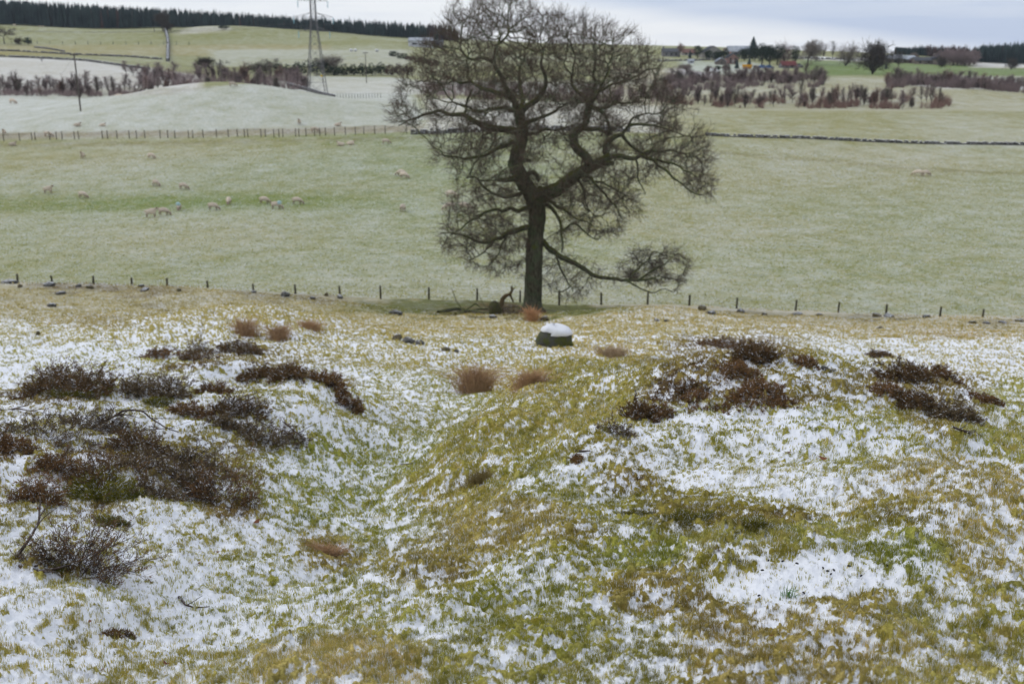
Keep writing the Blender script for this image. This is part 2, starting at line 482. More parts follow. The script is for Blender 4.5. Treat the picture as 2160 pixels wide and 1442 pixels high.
def prisms(P0, P1, R0, R1, n=3):
    """open tapered prisms for many segments at once"""
    P0 = np.asarray(P0, float); P1 = np.asarray(P1, float)
    R0 = np.asarray(R0, float)[:, None]; R1 = np.asarray(R1, float)[:, None]
    d = P1 - P0; L = np.linalg.norm(d, axis=1, keepdims=True); L[L == 0] = 1; d = d / L
    up = np.where(np.abs(d[:, 2:3]) > 0.9, np.array([[1.0, 0, 0]]), np.array([[0, 0, 1.0]]))
    a = np.cross(d, up); a /= np.linalg.norm(a, axis=1, keepdims=True)
    b = np.cross(d, a)
    m = len(P0)
    V = np.empty((m, 2 * n, 3))
    for k in range(n):
        c, s = math.cos(2 * math.pi * k / n), math.sin(2 * math.pi * k / n)
        V[:, k] = P0 + R0 * (c * a + s * b)
        V[:, n + k] = P1 + R1 * (c * a + s * b)
    base = (np.arange(m) * 2 * n)[:, None]
    F = np.concatenate([base + np.array([[k, (k + 1) % n, n + (k + 1) % n, n + k]]) for k in range(n)])
    return V.reshape(-1, 3), F


def sweep(pts, rad, n=10, lump=0.0, seed=0, cap=True):
    """continuous tube along a polyline"""
    P = np.asarray(pts, float); m = len(P)
    T = np.gradient(P, axis=0); T /= np.maximum(np.linalg.norm(T, axis=1, keepdims=True), 1e-9)
    a = np.cross(T[0], (0.3, 1.0, 0.1)); a /= np.linalg.norm(a)
    V = []
    r_ = np.random.RandomState(seed)
    lob = 1 + lump * r_.uniform(-1, 1, n)
    for i in range(m):
        a = a - T[i] * np.dot(a, T[i]); a /= np.linalg.norm(a)
        b = np.cross(T[i], a)
        for k in range(n):
            an = 2 * math.pi * k / n
            r = rad[i] * (lob[k] + lump * 0.6 * r_.uniform(-1, 1))
            V.append(P[i] + r * (math.cos(an) * a + math.sin(an) * b))
    F = []
    for i in range(m - 1):
        for k in range(n):
            F.append((i * n + k, i * n + (k + 1) % n, (i + 1) * n + (k + 1) % n, (i + 1) * n + k))
    if cap:
        V.append(P[-1] + T[-1] * rad[-1] * 0.6); e = len(V) - 1
        for k in range(n): F.append(((m - 1) * n + k, (m - 1) * n + (k + 1) % n, e, e))
    return np.array(V), np.array(F)


class Acc:
    """collects pieces into one mesh (quads; triangles repeat their last vertex)"""
    def __init__(s): s.V, s.F, s.M, s.n = [], [], [], 0

    def add(s, V, F, m=0):
        V = np.asarray(V, float); F = np.asarray(F, int)
        if F.shape[1] == 3: F = np.concatenate([F, F[:, 2:3]], 1)
        s.V.append(V); s.F.append(F + s.n); s.M.append(np.full(len(F), m)); s.n += len(V)
        return s

    def box(s, c, d, rz=0.0, m=0, taper=1.0):
        x, y, z = [q / 2 for q in d]
        V = np.array([(-x, -y, -z), (x, -y, -z), (x, y, -z), (-x, y, -z), (-x * taper, -y * taper, z), (x * taper, -y * taper, z), (x * taper, y * taper, z), (-x * taper, y * taper, z)])
        co, si = math.cos(rz), math.sin(rz)
        V = np.stack([V[:, 0] * co - V[:, 1] * si, V[:, 0] * si + V[:, 1] * co, V[:, 2]], 1) + np.array(c)
        return s.add(V, [(3, 2, 1, 0), (4, 5, 6, 7), (0, 1, 5, 4), (1, 2, 6, 5), (2, 3, 7, 6), (3, 0, 4, 7)], m)

    def build(s, name, mats, parent=None, smooth=False, loc=None):
        V = np.concatenate(s.V); F = np.concatenate(s.F); M = np.concatenate(s.M)
        tri = F[:, 2] == F[:, 3]
        me = bpy.data.meshes.new(name)
        me.vertices.add(len(V)); me.vertices.foreach_set('co', V.astype(np.float32).ravel())
        tot = np.where(tri, 3, 4).astype(np.int32)
        keep = np.ones(F.shape, bool); keep[:, 3] = ~tri
        li = F[keep].astype(np.int32)
        me.loops.add(len(li)); me.loops.foreach_set('vertex_index', li)
        me.polygons.add(len(F))
        me.polygons.foreach_set('loop_start', (np.cumsum(tot) - tot).astype(np.int32))
        me.polygons.foreach_set('loop_total', tot)
        me.polygons.foreach_set('material_index', M.astype(np.int32))
        if smooth: me.polygons.foreach_set('use_smooth', np.ones(len(F), dtype=bool))
        for m in (mats if isinstance(mats, (list, tuple)) else [mats]): me.materials.append(m)
        me.update(calc_edges=True)
        o = bpy.data.objects.new(name, me)
        SC.collection.objects.link(o)
        if parent is not None: o.parent = parent
        if loc is not None: o.location = loc
        return o


# ------------------------------------------------------------------ materials
SNOW = (0.80, 0.82, 0.86)


def new_mat(name):
    m = bpy.data.materials.new(name); m.use_nodes = True
    m.node_tree.nodes.clear()
    t = NT(m.node_tree)
    out = t.node('ShaderNodeOutputMaterial')
    b = t.node('ShaderNodeBsdfPrincipled')
    b.inputs['Roughness'].default_value = 0.9
    b.inputs['Specular IOR Level'].default_value = 0.2
    t.l.new(b.outputs[0], out.inputs[0])
    return m, t, b


def simple(name, a, bcol=None, scale=3.0, snow=0.0, rough=0.9, snow_lo=0.35, bump=0.0, spec=0.2, detail=4):
    m, t, b = new_mat(name)
    geo = t.node('ShaderNodeNewGeometry')
    oi = t.node('ShaderNodeObjectInfo')
    pos = t.node('ShaderNodeTexCoord').outputs['Object']
    n = t.noise(pos, scale, detail, 0.6)
    col = t.mix(t.ramp(n, 0.35, 0.65), a, bcol or tuple(0.6 * c for c in a))
    var = t.math('MULTIPLY_ADD', oi.outputs['Random'], 0.3, 0.85)
    hs = t.node('ShaderNodeHueSaturation'); t.l.new(col, hs.inputs['Color']); t.l.new(var, hs.inputs['Value'])
    col = hs.outputs[0]
    if snow > 0:
        s = t.node('ShaderNodeSeparateXYZ'); t.l.new(geo.outputs['Normal'], s.inputs[0])
        nn = t.noise(pos, scale * 2.2, 3, 0.6)
        f = t.math('ADD', s.outputs[2], t.math('MULTIPLY', t.math('SUBTRACT', nn, 0.5), 1.4))
        f = t.ramp(f, snow_lo, snow_lo + 0.25, 0.0, snow)
        col = t.mix(f, col, SNOW)
    t.l.new(col, b.inputs['Base Color'])
    b.inputs['Roughness'].default_value = rough
    b.inputs['Specular IOR Level'].default_value = spec
    if bump:
        bn = t.node('ShaderNodeBump'); bn.inputs['Strength'].default_value = bump; bn.inputs['Distance'].default_value = 0.05
        t.l.new(t.noise(pos, scale * 4, 4, 0.7), bn.inputs['Height']); t.l.new(bn.outputs[0], b.inputs['Normal'])
    return m


OLIVE, GREEN, TAN, BROWN = (0.325, 0.295, 0.036), (0.18, 0.28, 0.05), (0.55, 0.42, 0.17), (0.155, 0.092, 0.040)


def veg_colour(t, vw, n, n2):
    """vegetation albedo from three zone weights"""
    s = t.node('ShaderNodeSeparateXYZ'); t.l.new(vw, s.inputs[0])
    g = t.math('ADD', s.outputs[0], t.math('MULTIPLY', t.math('SUBTRACT', n, 0.5), 1.3), clamp=True)
    ta = t.math('ADD', s.outputs[1], t.math('MULTIPLY', t.math('SUBTRACT', n2, 0.5), 1.5), clamp=True)
    br = t.math('ADD', s.outputs[2], t.math('MULTIPLY', t.math('SUBTRACT', n, n2), 1.1), clamp=True)
    c = t.mix(g, OLIVE, GREEN)
    c = t.mix(ta, c, TAN)
    c = t.mix(br, c, BROWN)
    return t.mix(t.ramp(br, 0.72, 1.0, 0.0, 0.75), c, (0.055, 0.036, 0.020))


def ground_material():
    m, t, b = new_mat('ground_cover')
    pos = t.node('ShaderNodeNewGeometry').outputs['Position']
    ga = t.attr('cover').outputs['Vector']; gv = t.attr('veg').outputs['Vector']
    s = t.node('ShaderNodeSeparateXYZ'); t.l.new(ga, s.inputs[0])
    snow, amp, farf = s.outputs[0], s.outputs[1], s.outputs[2]
    nf = t.noise(pos, 48.0, 5, 0.75)                    # close up grain
    nm = t.noise(pos, 2.4, 8, 0.8)                    # field scale mottling
    nl = t.noise(pos, 0.22, 6, 0.7)
    nsel = t.math('ADD', t.math('MULTIPLY', nf, 0.25), t.math('ADD', t.math('MULTIPLY', nm, 0.5), t.math('MULTIPLY', nl, 0.25)))
    nsn = t.node('ShaderNodeMix'); t.l.new(farf, nsn.inputs[0]); t.l.new(nf, nsn.inputs[2]); t.l.new(nsel, nsn.inputs[3])
    nsn = nsn.outputs[0]
    f = t.math('ADD', snow, t.math('MULTIPLY', t.math('SUBTRACT', nsn, 0.5), amp))
    fn = t.ramp(f, 0.30, 0.70)
    ff = t.math('MULTIPLY', f, 1.0, clamp=True)
    fm_ = t.node('ShaderNodeMix'); t.l.new(farf, fm_.inputs[0]); t.l.new(fn, fm_.inputs[2]); t.l.new(ff, fm_.inputs[3])
    f = fm_.outputs[0]
    v1 = t.noise(pos, 5.0, 5, 0.6); v2 = t.noise(pos, 9.0, 5, 0.6)
    vl1 = t.math('MULTIPLY_ADD', t.noise(pos, 0.45, 8, 0.7), 0.8, 0.1); vl2 = t.math('MULTIPLY_ADD', t.noise(pos, 0.8, 8, 0.7), 0.8, 0.1)
    mx1 = t.node('ShaderNodeMix'); t.l.new(farf, mx1.inputs[0]); t.l.new(v1, mx1.inputs[2]); t.l.new(vl1, mx1.inputs[3])
    mx2 = t.node('ShaderNodeMix'); t.l.new(farf, mx2.inputs[0]); t.l.new(v2, mx2.inputs[2]); t.l.new(vl2, mx2.inputs[3])
    col = veg_colour(t, gv, mx1.outputs[0], mx2.outputs[0])
    grain = t.math('MULTIPLY', t.ramp(t.noise(pos, 90.0, 3, 0.7), 0.25, 0.8, 0.55, 1.35), t.ramp(farf, 0.0, 1.0, 1.0, 0.74))
    hs = t.node('ShaderNodeHueSaturation'); t.l.new(col, hs.inputs['Color']); t.l.new(grain, hs.inputs['Value'])
    sn = t.mix(t.ramp(nf, 0.3, 0.7), (0.74, 0.765, 0.82), SNOW)
    col = t.mix(f, hs.outputs[0], sn)
    t.l.new(col, b.inputs['Base Color'])
    bn = t.node('ShaderNodeBump'); bn.inputs['Strength'].default_value = 0.7; bn.inputs['Distance'].default_value = 0.012
    t.l.new(t.math('ADD', t.noise(pos, 70.0, 4, 0.7), t.math('MULTIPLY', t.noise(pos, 22.0, 4, 0.6), 1.5)), bn.inputs['Height'])
    t.l.new(bn.outputs[0], b.inputs['Normal'])
    return m


def blade_material():
    m, t, b = new_mat('grass_blades')
    gv = t.attr('veg').outputs['Vector']
    rv = t.attr('var').outputs['Fac']
    pos = t.node('ShaderNodeNewGeometry').outputs['Position']
    n1 = t.noise(pos, 5.0, 5, 0.6); n2 = t.noise(pos, 9.0, 5, 0.6)
    col = veg_colour(t, gv, n1, n2)
    hs = t.node('ShaderNodeHueSaturation'); t.l.new(col, hs.inputs['Color'])
    t.l.new(t.math('MULTIPLY_ADD', rv, 1.35, 0.45), hs.inputs['Value'])
    t.l.new(t.math('MULTIPLY_ADD', rv, -0.05, 0.525), hs.inputs['Hue'])
    cc = t.mix(t.attr('frost').outputs['Fac'], hs.outputs[0], (0.76, 0.78, 0.83))
    t.l.new(cc, b.inputs['Base Color'])
    b.inputs['Roughness'].default_value = 0.7
    # light passes through thin blades
    tr = t.node('ShaderNodeBsdfTranslucent'); t.l.new(cc, tr.inputs['Color'])
    ms = t.node('ShaderNodeMixShader'); ms.inputs[0].default_value = 0.3
    t.l.new(b.outputs[0], ms.inputs[1]); t.l.new(tr.outputs[0], ms.inputs[2])
    out = [q for q in t.n if q.type == 'OUTPUT_MATERIAL'][0]
    t.l.new(ms.outputs[0], out.inputs[0])
    return m


M_GROUND = ground_material()
M_BLADE = blade_material()
M_ROCK = simple('rock_snow', (0.15, 0.145, 0.135), (0.07, 0.07, 0.065), 7.0, snow=.6, snow_lo=0.8, bump=0.8)
M_STONE = simple('wall_stone', (0.16, 0.155, 0.15), (0.07, 0.07, 0.068), 2.0, snow=0.95, snow_lo=0.55)
M_POST = simple('post_wood', (0.085, 0.075, 0.05), (0.05, 0.05, 0.03), 8.0)
M_POLE = simple('pole_wood', (0.13, 0.115, 0.10), (0.08, 0.07, 0.06), 2.0)
M_WIRE = simple('wire', (0.16, 0.16, 0.17), None, 2.0, rough=0.5)
M_STEEL = simple('galvanised_steel', (0.17, 0.17, 0.18), (0.12, 0.115, 0.12), 1.5, rough=0.6)
M_GLASS = simple('insulator_glass', (0.20, 0.42, 0.50), (0.2, 0.4, 0.5), 2.0, rough=0.2, spec=0.5)
M_HEATH = simple('heather_foliage', (0.17, 0.10, 0.045), (0.10, 0.068, 0.032), 12.0)
M_HEATHG = simple('heather_foliage_grey', (0.18, 0.135, 0.075), (0.11, 0.08, 0.045), 12.0)
M_HEATHR = simple('heather_foliage_russet', (0.22, 0.12, 0.052), (0.13, 0.08, 0.036), 12.0)
M_STEM = simple('woody_stem', (0.085, 0.062, 0.050), (0.05, 0.038, 0.032), 20.0, snow=0.35, snow_lo=0.9)
M_RUSH = simple('dry_rush', (0.50, 0.33, 0.19), (0.36, 0.23, 0.13), 9.0)
M_MOSS = simple('moss', (0.23, 0.205, 0.03), (0.13, 0.13, 0.025), 14.0)
M_FROST = simple('frost', (0.74, 0.76, 0.80), None, 5.0)
M_WOOL = simple('fleece', (0.58, 0.50, 0.41), (0.50, 0.42, 0.34), 9.0, rough=1.0)
M_FACE = simple('sheep_skin', (0.32, 0.24, 0.19), (0.24, 0.18, 0.15), 9.0)
M_MARK = simple('blue_marker', (0.33, 0.50, 0.53), (0.36, 0.46, 0.46), 9.0)
M_LEAF = simple('russet_leaf', (0.17, 0.070, 0.035), (0.11, 0.05, 0.03), 30.0)
M_DUNG = simple('dung', (0.02, 0.018, 0.016), None, 30.0, rough=0.5)


# ------------------------------------------------------------------ the ground, one sheet from behind the camera to the far hills
def build_ground():
    ph = np.concatenate([np.linspace(-180, -62, 24)[:-1], np.linspace(-62, -31, 170)[:-1], np.linspace(-31, 31, 1150), np.linspace(31, 62, 170)[1:], np.linspace(62, 180, 24)[1:]]) * math.pi / 180
    r = [0.4]
    while r[-1] < 1480:
        q = r[-1]
        if q < 2.3: d = 0.12
        elif q < 75: d = max(0.006, min(0.0008 * q * q, 0.0046 * q))
        elif q < 1200: d = 0.010 * q
        else: d = 0.06 * q
        r.append(q + d)
    r = np.array(r)
    R, P = np.meshgrid(r, ph, indexing='ij')
    X = R * np.sin(P); Y = R * np.cos(P)
    Z = H(X, Y)
    nr, nc = R.shape
    Xf, Yf, Zf = X.ravel(), Y.ravel(), Z.ravel()
    cv, px, py = cover(Xf, Yf, Zf)
    rr = np.hypot(Xf, Yf)
    near = (rr < 70)
    snow = cv[0].copy()
    idx = np.where(near & (Yf > 0))[0]
    sn = snow_near(Xf[idx], Yf[idx], cv[0][idx])
    blend = np.clip((rr[idx] - 30) / 30, 0, 1)
    snow[idx] = sn * (1 - blend) + cv[0][idx] * blend
    amp = np.full(Xf.shape, 2.7, np.float32)
    amp[idx] = 2.3 * (1 - blend) + 2.7 * blend
    # plants stand a little proud of the snow between them
    rel = np.zeros_like(Zf)
    i2 = idx[rr[idx] < 35]
    s2 = snow[i2]
    fine = fbm(Xf[i2], Yf[i2], (0.11, 0.05, 0.024, 0.012), (0.036, 0.030, 0.019, 0.010), 80)
    rel[i2] = (1 - s2) * (0.016 + 0.012 * cv[3][i2]) + fine * (0.55 + 1.1 * (1 - s2))
    Zf = Zf + rel
    i = np.arange(nr - 1)[:, None] * nc; j = np.arange(nc - 1)[None, :]
    F = np.stack([i + j, i + j + 1, i + nc + j + 1, i + nc + j], -1).reshape(-1, 4)[:, ::-1]
    o = mesh_np('ground', np.stack([Xf, Yf, Zf], 1), F, M_GROUND, smooth=True)
    farf = np.clip((rr - 25) / 40, 0, 1)
    fattr(o, 'cover', np.stack([snow, amp, farf], 1), 'FLOAT_VECTOR')
    fattr(o, 'veg', np.stack([cv[1], cv[2], cv[3]], 1), 'FLOAT_VECTOR')
    tag(o, kind='structure')
    return o


GROUND = build_ground()


def build_grass():
    """moss and grass tufts standing through the snow, near part of the slope"""
    Vs, Fs, VE, VA, VS = [], [], [], [], []
    nv = 0
    for (r0, r1, ntry, nb, hgt, wid, spr) in (
            (1.9, 4.2, 120000, 8, 0.015, 0.0018, 0.011), (4.2, 7.5, 190000, 6, 0.018, 0.0030, 0.015),
            (7.5, 13, 170000, 5, 0.024, 0.0055, 0.024), (13, 24, 110000, 4, 0.034, 0.010, 0.045), (24, 58, 60000, 4, 0.06, 0.024, 0.12), (68, 185, 90000, 3, 0.10, 0.05, 0.3)):
        u = rs.uniform(0, 1, ntry)
        r = np.sqrt(r0 * r0 + u * (r1 * r1 - r0 * r0))
        r = np.where(rs.uniform(size=ntry) < 0.5, r, r0 + u * (r1 - r0))
        p = rs.uniform(-31, 31, ntry) * math.pi / 180
        wide = rs.uniform(size=ntry) < .14
        p[wide] = np.sign(rs.uniform(-1, 1, wide.sum())) * rs.uniform(31, 50, wide.sum()) * math.pi / 180
        x, y = r * np.sin(p), r * np.cos(p)
        z = H(x, y)
        cv, px, py = cover(x, y, z)
        s = snow_near(x, y, cv[0])
        keep = (s < 0.33) | (rs.uniform(size=ntry) < 0.05 + 0.5 * np.clip(0.85 - s, 0, 1) + 0.12 * np.clip(cv[1], 0, 1))
        x, y, z, cv, s = x[keep], y[keep], z[keep], cv[:, keep], s[keep]
        n = len(x)
        x = np.repeat(x, nb); y = np.repeat(y, nb); z = np.repeat(z, nb); s = np.repeat(s, nb)
        c3 = np.repeat(np.stack([cv[1], cv[2], cv[3]], 1), nb, 0)
        tuft = np.repeat(rs.uniform(0.7, 1.3, n), nb)
        hz = vnoise(x * 1.6, y * 1.6, 91) + 0.5
        N = len(x)
        a = rs.uniform(0, 2 * math.pi, N); q = rs.uniform(0, 1, N) ** 0.7 * spr
        bx = x + q * np.cos(a); by = y + q * np.sin(a)
        bz = z + 0.006 + 0.012 * (1 - s)
        long_ = np.clip(c3[:, 1] * 1.1 + c3[:, 0] * 0.35, 0, 1.2)
        hh_ = hgt * tuft * rs.uniform(0.5, 1.25, N) * (0.55 + 1.2 * long_ * hz)
        stray = rs.uniform(size=N) < 0.010
        hh_[stray] *= 2.6
        la = a + rs.normal(0, 0.9, N)
        lean = hh_ * rs.uniform(0.15, 1.0, N)
        tx = bx + lean * np.cos(la); ty = by + lean * np.sin(la) + 0.1 * hh_; tz = bz + hh_
        mx = bx + 0.35 * lean * np.cos(la); my = by + 0.35 * lean * np.sin(la); mz = bz + 0.6 * hh_
        wa = rs.uniform(0, math.pi, N)
        wx, wy = np.cos(wa) * wid * 0.5, np.sin(wa) * wid * 0.5 * 0.6
        V = np.empty((N, 5, 3))
        V[:, 0] = np.stack([bx - wx, by - wy, bz - 0.01], 1); V[:, 1] = np.stack([bx + wx, by + wy, bz - 0.01], 1)
        V[:, 2] = np.stack([mx + wx * .8, my + wy * .8, mz], 1); V[:, 3] = np.stack([mx - wx * .8, my - wy * .8, mz], 1)
        V[:, 4] = np.stack([tx, ty, tz], 1)
        b = (np.arange(N) * 5)[:, None] + nv
        F = np.concatenate([b + np.array([[0, 1, 2]]), b + np.array([[0, 2, 3]]), b + np.array([[3, 2, 4]])])
        Vs.append(V.reshape(-1, 3)); Fs.append(F); nv += N * 5
        laden = rs.uniform(size=n) < 0.10 + 0.22 * np.clip(cv[0], 0, 1) + (0.30 if r0 > 60 else 0)
        VS.append(np.repeat(np.repeat(laden, nb) & (rs.uniform(size=N) < 0.7), 5).astype(np.float32))
        VE.append(np.repeat(c3, 5, 0)); VA.append(np.repeat(rs.uniform(0, 1, N) * 0.5 + 0.5 * np.repeat(rs.uniform(0, 1, n), nb), 5))
    o = mesh_np('grass', np.concatenate(Vs), np.concatenate(Fs), M_BLADE)
    fattr(o, 'veg', np.concatenate(VE), 'FLOAT_VECTOR')
    fattr(o, 'var', np.concatenate(VA)); fattr(o, 'frost', np.concatenate(VS))
    tag(o, 'short olive and straw coloured moss and grass poking through thin snow', 'grass', kind='stuff')


build_grass()


# ------------------------------------------------------------------ the big bare oak
def bark_material():
    m, t, b = new_mat('oak_bark')
    g = t.node('ShaderNodeNewGeometry')
    s = t.node('ShaderNodeSeparateXYZ'); t.l.new(g.outputs['Normal'], s.inputs[0])
    pos = t.node('ShaderNodeTexCoord').outputs['Object']
    n = t.noise(pos, 1.6, 5, 0.65); nb = t.noise(t.scalevec(pos, (9, 9, 2)), 1.0, 4, 0.6)
    col = t.mix(t.ramp(nb, 0.3, 0.7), (0.05, 0.045, 0.034), (0.13, 0.125, 0.09))
    col = t.mix(t.ramp(n, 0.42, 0.68, 0.0, 0.75), col, (0.09, 0.125, 0.07))
    mo = t.math('ADD', s.outputs[2], t.math('MULTIPLY', t.math('SUBTRACT', n, 0.5), 2.0))
    col = t.mix(t.ramp(mo, 0.35, 0.8, 0.0, 0.85), col, (0.095, 0.10, 0.02))
    t.l.new(col, b.inputs['Base Color'])
    bn = t.node('ShaderNodeBump'); bn.inputs['Strength'].default_value = 0.9; bn.inputs['Distance'].default_value = 0.06
    t.l.new(nb, bn.inputs['Height']); t.l.new(bn.outputs[0], b.inputs['Normal'])
    return m


M_BARK = bark_material()
M_TWIG = simple('oak_twig', (0.125, 0.138, 0.095), (0.085, 0.10, 0.066), 0.8)
M_TWIGT = simple('oak_twig_tip', (0.115, 0.085, 0.068), (0.09, 0.072, 0.055), 0.8)
YT = 60.0
LIMBS = [  # photo points, pixel widths start / end, depth slope
    ([(1123, 668), (1123, 640), (1124, 600), (1126, 560), (1127, 520), (1130, 485), (1133, 460), (1134, 438), (1130, 420)], 36, 33, 0),
    ([(1130, 425), (1118, 402), (1106, 385), (1094, 362), (1087, 342), (1092, 322), (1098, 305), (1101, 288), (1103, 272), (1098, 252), (1096, 236)], 36, 22, .15),
    ([(1096, 240), (1088, 220), (1078, 205), (1071, 194), (1062, 175), (1058, 160), (1047, 143), (1040, 128), (1044, 110), (1052, 92), (1058, 70)], 16, 3, -.5),
    ([(1040, 128), (1026, 124), (1010, 121), (996, 128), (982, 120), (972, 104), (975, 84)], 8, 2.5, .4),
    ([(1052, 92), (1066, 84), (1072, 66), (1070, 52)], 5, 2, .2),
    ([(1096, 240), (1108, 226), (1120, 218), (1134, 212), (1146, 190), (1152, 172), (1149, 152), (1140, 134), (1146, 112), (1150, 92)], 15, 3, .5),
    ([(1098, 236), (1104, 205), (1099, 182), (1094, 160), (1099, 140), (1108, 120), (1104, 98)], 11, 2.5, .9),
    ([(1101, 278), (1090, 274), (1071, 274), (1056, 271), (1042, 269), (1030, 266), (1018, 262), (1005, 255), (993, 251), (984, 243), (976, 241), (962, 243), (950, 241), (935, 234), (921, 235), (908, 241), (896, 242), (880, 249), (862, 252), (850, 262), (840, 266)], 17, 2.5, .35),
    ([(980, 242), (981, 226), (982, 212), (991, 204), (998, 190)], 7, 2.5, -.5),
    ([(1074, 206), (1062, 200), (1052, 199), (1038, 192), (1023, 189), (1008, 180), (993, 172), (986, 160), (992, 144), (984, 130)], 12, 3, .6),
    ([(993, 172), (975, 176), (955, 170), (940, 178), (925, 172)], 6, 2, .5),
    ([(1092, 236), (1078, 232), (1066, 225), (1050, 230), (1032, 228), (1016, 236), (1000, 234), (985, 226), (965, 222), (950, 212)], 11, 2.5, -.6),
    ([(1102, 276), (1110, 262), (1120, 255), (1134, 250), (1149, 247), (1162, 240), (1173, 238), (1182, 226), (1196, 220)], 13, 3, -.4),
    ([(1104, 284), (1120, 280), (1139, 277), (1156, 270), (1172, 275)], 9, 3, .8),
    ([(1094, 298), (1082, 298), (1071, 302), (1060, 310), (1052, 316), (1042, 318), (1032, 320), (1022, 328), (1013, 331), (996, 330), (980, 336), (965, 328), (948, 330), (930, 320), (918, 312)], 10, 2, -.5),
    ([(1112, 402), (1100, 406), (1084, 410), (1071, 417), (1056, 412), (1042, 412), (1032, 402), (1023, 394), (1010, 380), (998, 372), (985, 376)], 10, 2.5, -.7),
    ([(1095, 368), (1080, 378), (1064, 381), (1048, 376)], 15, 9, -.5),
    ([(1120, 436), (1106, 440), (1091, 446), (1076, 440), (1062, 446), (1044, 442), (1023, 448), (1006, 460), (989, 466), (975, 478), (964, 488), (950, 498)], 10, 2, -.5),
    ([(1118, 478), (1106, 482), (1095, 485), (1082, 488), (1071, 491), (1056, 500), (1042, 506), (1028, 512), (1013, 514), (998, 504), (984, 496), (965, 492), (948, 488), (932, 492)], 13, 2, -.35),
    ([(1071, 491), (1064, 508), (1058, 524), (1050, 540), (1040, 552), (1030, 562)], 6, 2, -.5),
    ([(1042, 506), (1028, 524), (1012, 536), (998, 548)], 5, 1.8, .5),
    ([(1126, 424), (1142, 412), (1152, 407), (1163, 405), (1174, 400), (1184, 393), (1196, 382), (1207, 374), (1219, 366), (1231, 359), (1244, 353), (1256, 348), (1270, 340), (1282, 334)], 36, 19, -.15),
    ([(1270, 344), (1284, 347), (1294, 345)], 12, 9, -.8),
    ([(1244, 352), (1241, 342), (1236, 332), (1230, 324), (1221, 317), (1214, 309), (1210, 300), (1210, 290), (1213, 282), (1220, 276), (1229, 269), (1236, 260), (1239, 250), (1240, 240), (1243, 228), (1241, 218)], 19, 13, .1),
    ([(1241, 220), (1234, 210), (1226, 202), (1218, 194), (1214, 185), (1206, 176), (1202, 166), (1204, 152), (1196, 146), (1190, 134), (1196, 120)], 9, 2, .5),
    ([(1202, 166), (1210, 156), (1208, 142), (1216, 130), (1212, 112)], 5, 2, -.4),
    ([(1242, 220), (1248, 206), (1250, 192), (1256, 176), (1250, 160), (1258, 142), (1254, 124), (1262, 104)], 9, 2, .2),
    ([(1244, 222), (1254, 208), (1262, 192), (1272, 172), (1280, 150), (1288, 128), (1292, 106)], 8, 2, -.6),
    ([(1246, 222), (1256, 200), (1268, 188), (1284, 182), (1299, 178), (1318, 170), (1338, 162), (1354, 152), (1372, 148), (1392, 146)], 8, 2, .4),
    ([(1243, 226), (1254, 228), (1265, 233), (1274, 242), (1280, 252), (1283, 262), (1288, 274)], 8, 6, -.3),
    ([(1262, 232), (1284, 226), (1306, 214), (1326, 218), (1348, 206), (1370, 208)], 6, 2, .6),
    ([(1220, 276), (1236, 272), (1248, 274), (1262, 274), (1275, 277), (1290, 279)], 9, 7, .1),
    ([(1284, 334), (1280, 326), (1275, 316), (1275, 306), (1283, 297), (1292, 290), (1302, 286), (1314, 286)], 14, 9, .25),
    ([(1314, 286), (1322, 298), (1334, 307), (1346, 315), (1357, 324)], 8, 6, .2),
    ([(1312, 287), (1318, 276), (1326, 268), (1343, 264), (1362, 262), (1386, 268), (1411, 272), (1436, 282), (1458, 290)], 8, 2, .5),
    ([(1326, 268), (1332, 250), (1348, 242), (1366, 236), (1386, 240)], 5, 2, -.5),
    ([(1284, 334), (1298, 330), (1314, 330), (1328, 332), (1344, 336), (1356, 326), (1372, 334), (1386, 344), (1398, 356), (1411, 369), (1428, 382), (1445, 392), (1462, 404), (1480, 413)], 11, 2, -.3),
    ([(1356, 326), (1376, 318), (1396, 324), (1416, 316), (1438, 324), (1460, 330)], 7, 2, .5),
    ([(1372, 334), (1392, 340), (1414, 342), (1436, 352), (1456, 366), (1474, 372)], 6, 2, -.7),
    ([(1344, 336), (1342, 352), (1346, 372), (1352, 392), (1362, 410)], 5, 1.6, .3),
    ([(1146, 412), (1156, 420), (1168, 428), (1180, 436), (1193, 446), (1206, 456), (1217, 466), (1236, 468), (1250, 480)], 9, 2, -.6),
    ([(1228, 362), (1240, 374), (1252, 384), (1262, 394), (1270, 404), (1282, 418), (1294, 432), (1304, 446), (1316, 462)], 9, 2, -.5),
    ([(1214, 370), (1224, 390), (1236, 412), (1238, 436), (1250, 452)], 7, 2, .6),
    ([(1252, 384), (1268, 382), (1286, 390), (1300, 404), (1318, 412)], 5, 2, .4),
    ([(1140, 420), (1152, 432), (1164, 440), (1174, 450), (1181, 464), (1185, 485), (1184, 500), (1188, 514), (1182, 530)], 10, 3, -.4),
    ([(1190, 486), (1202, 470), (1220, 474), (1234, 488), (1246, 500), (1262, 504)], 5, 2, .5),
    ([(1140, 508), (1150, 516), (1163, 528), (1176, 538), (1190, 544), (1204, 550), (1217, 558), (1232, 567), (1247, 576), (1265, 585), (1282, 589), (1299, 590), (1314, 589), (1330, 590), (1346, 592), (1362, 590), (1384, 586)], 13, 4, -.2),
    ([(1322, 590), (1334, 600), (1348, 609), (1362, 614), (1372, 618), (1388, 612), (1402, 611), (1421, 614)], 4, 1.6, -.3),
    ([(1172, 536), (1176, 552), (1184, 568), (1192, 582), (1198, 594), (1206, 608), (1208, 618)], 6, 2, -.6),
    ([(1330, 590), (1338, 576), (1350, 562), (1366, 548), (1376, 532)], 5, 2, .4),
    ([(1346, 590), (1362, 578), (1380, 566), (1398, 556), (1414, 546)], 5, 2, -.4),
    ([(1204, 606), (1188, 616), (1170, 612)], 3, 1.4, -.4),
]
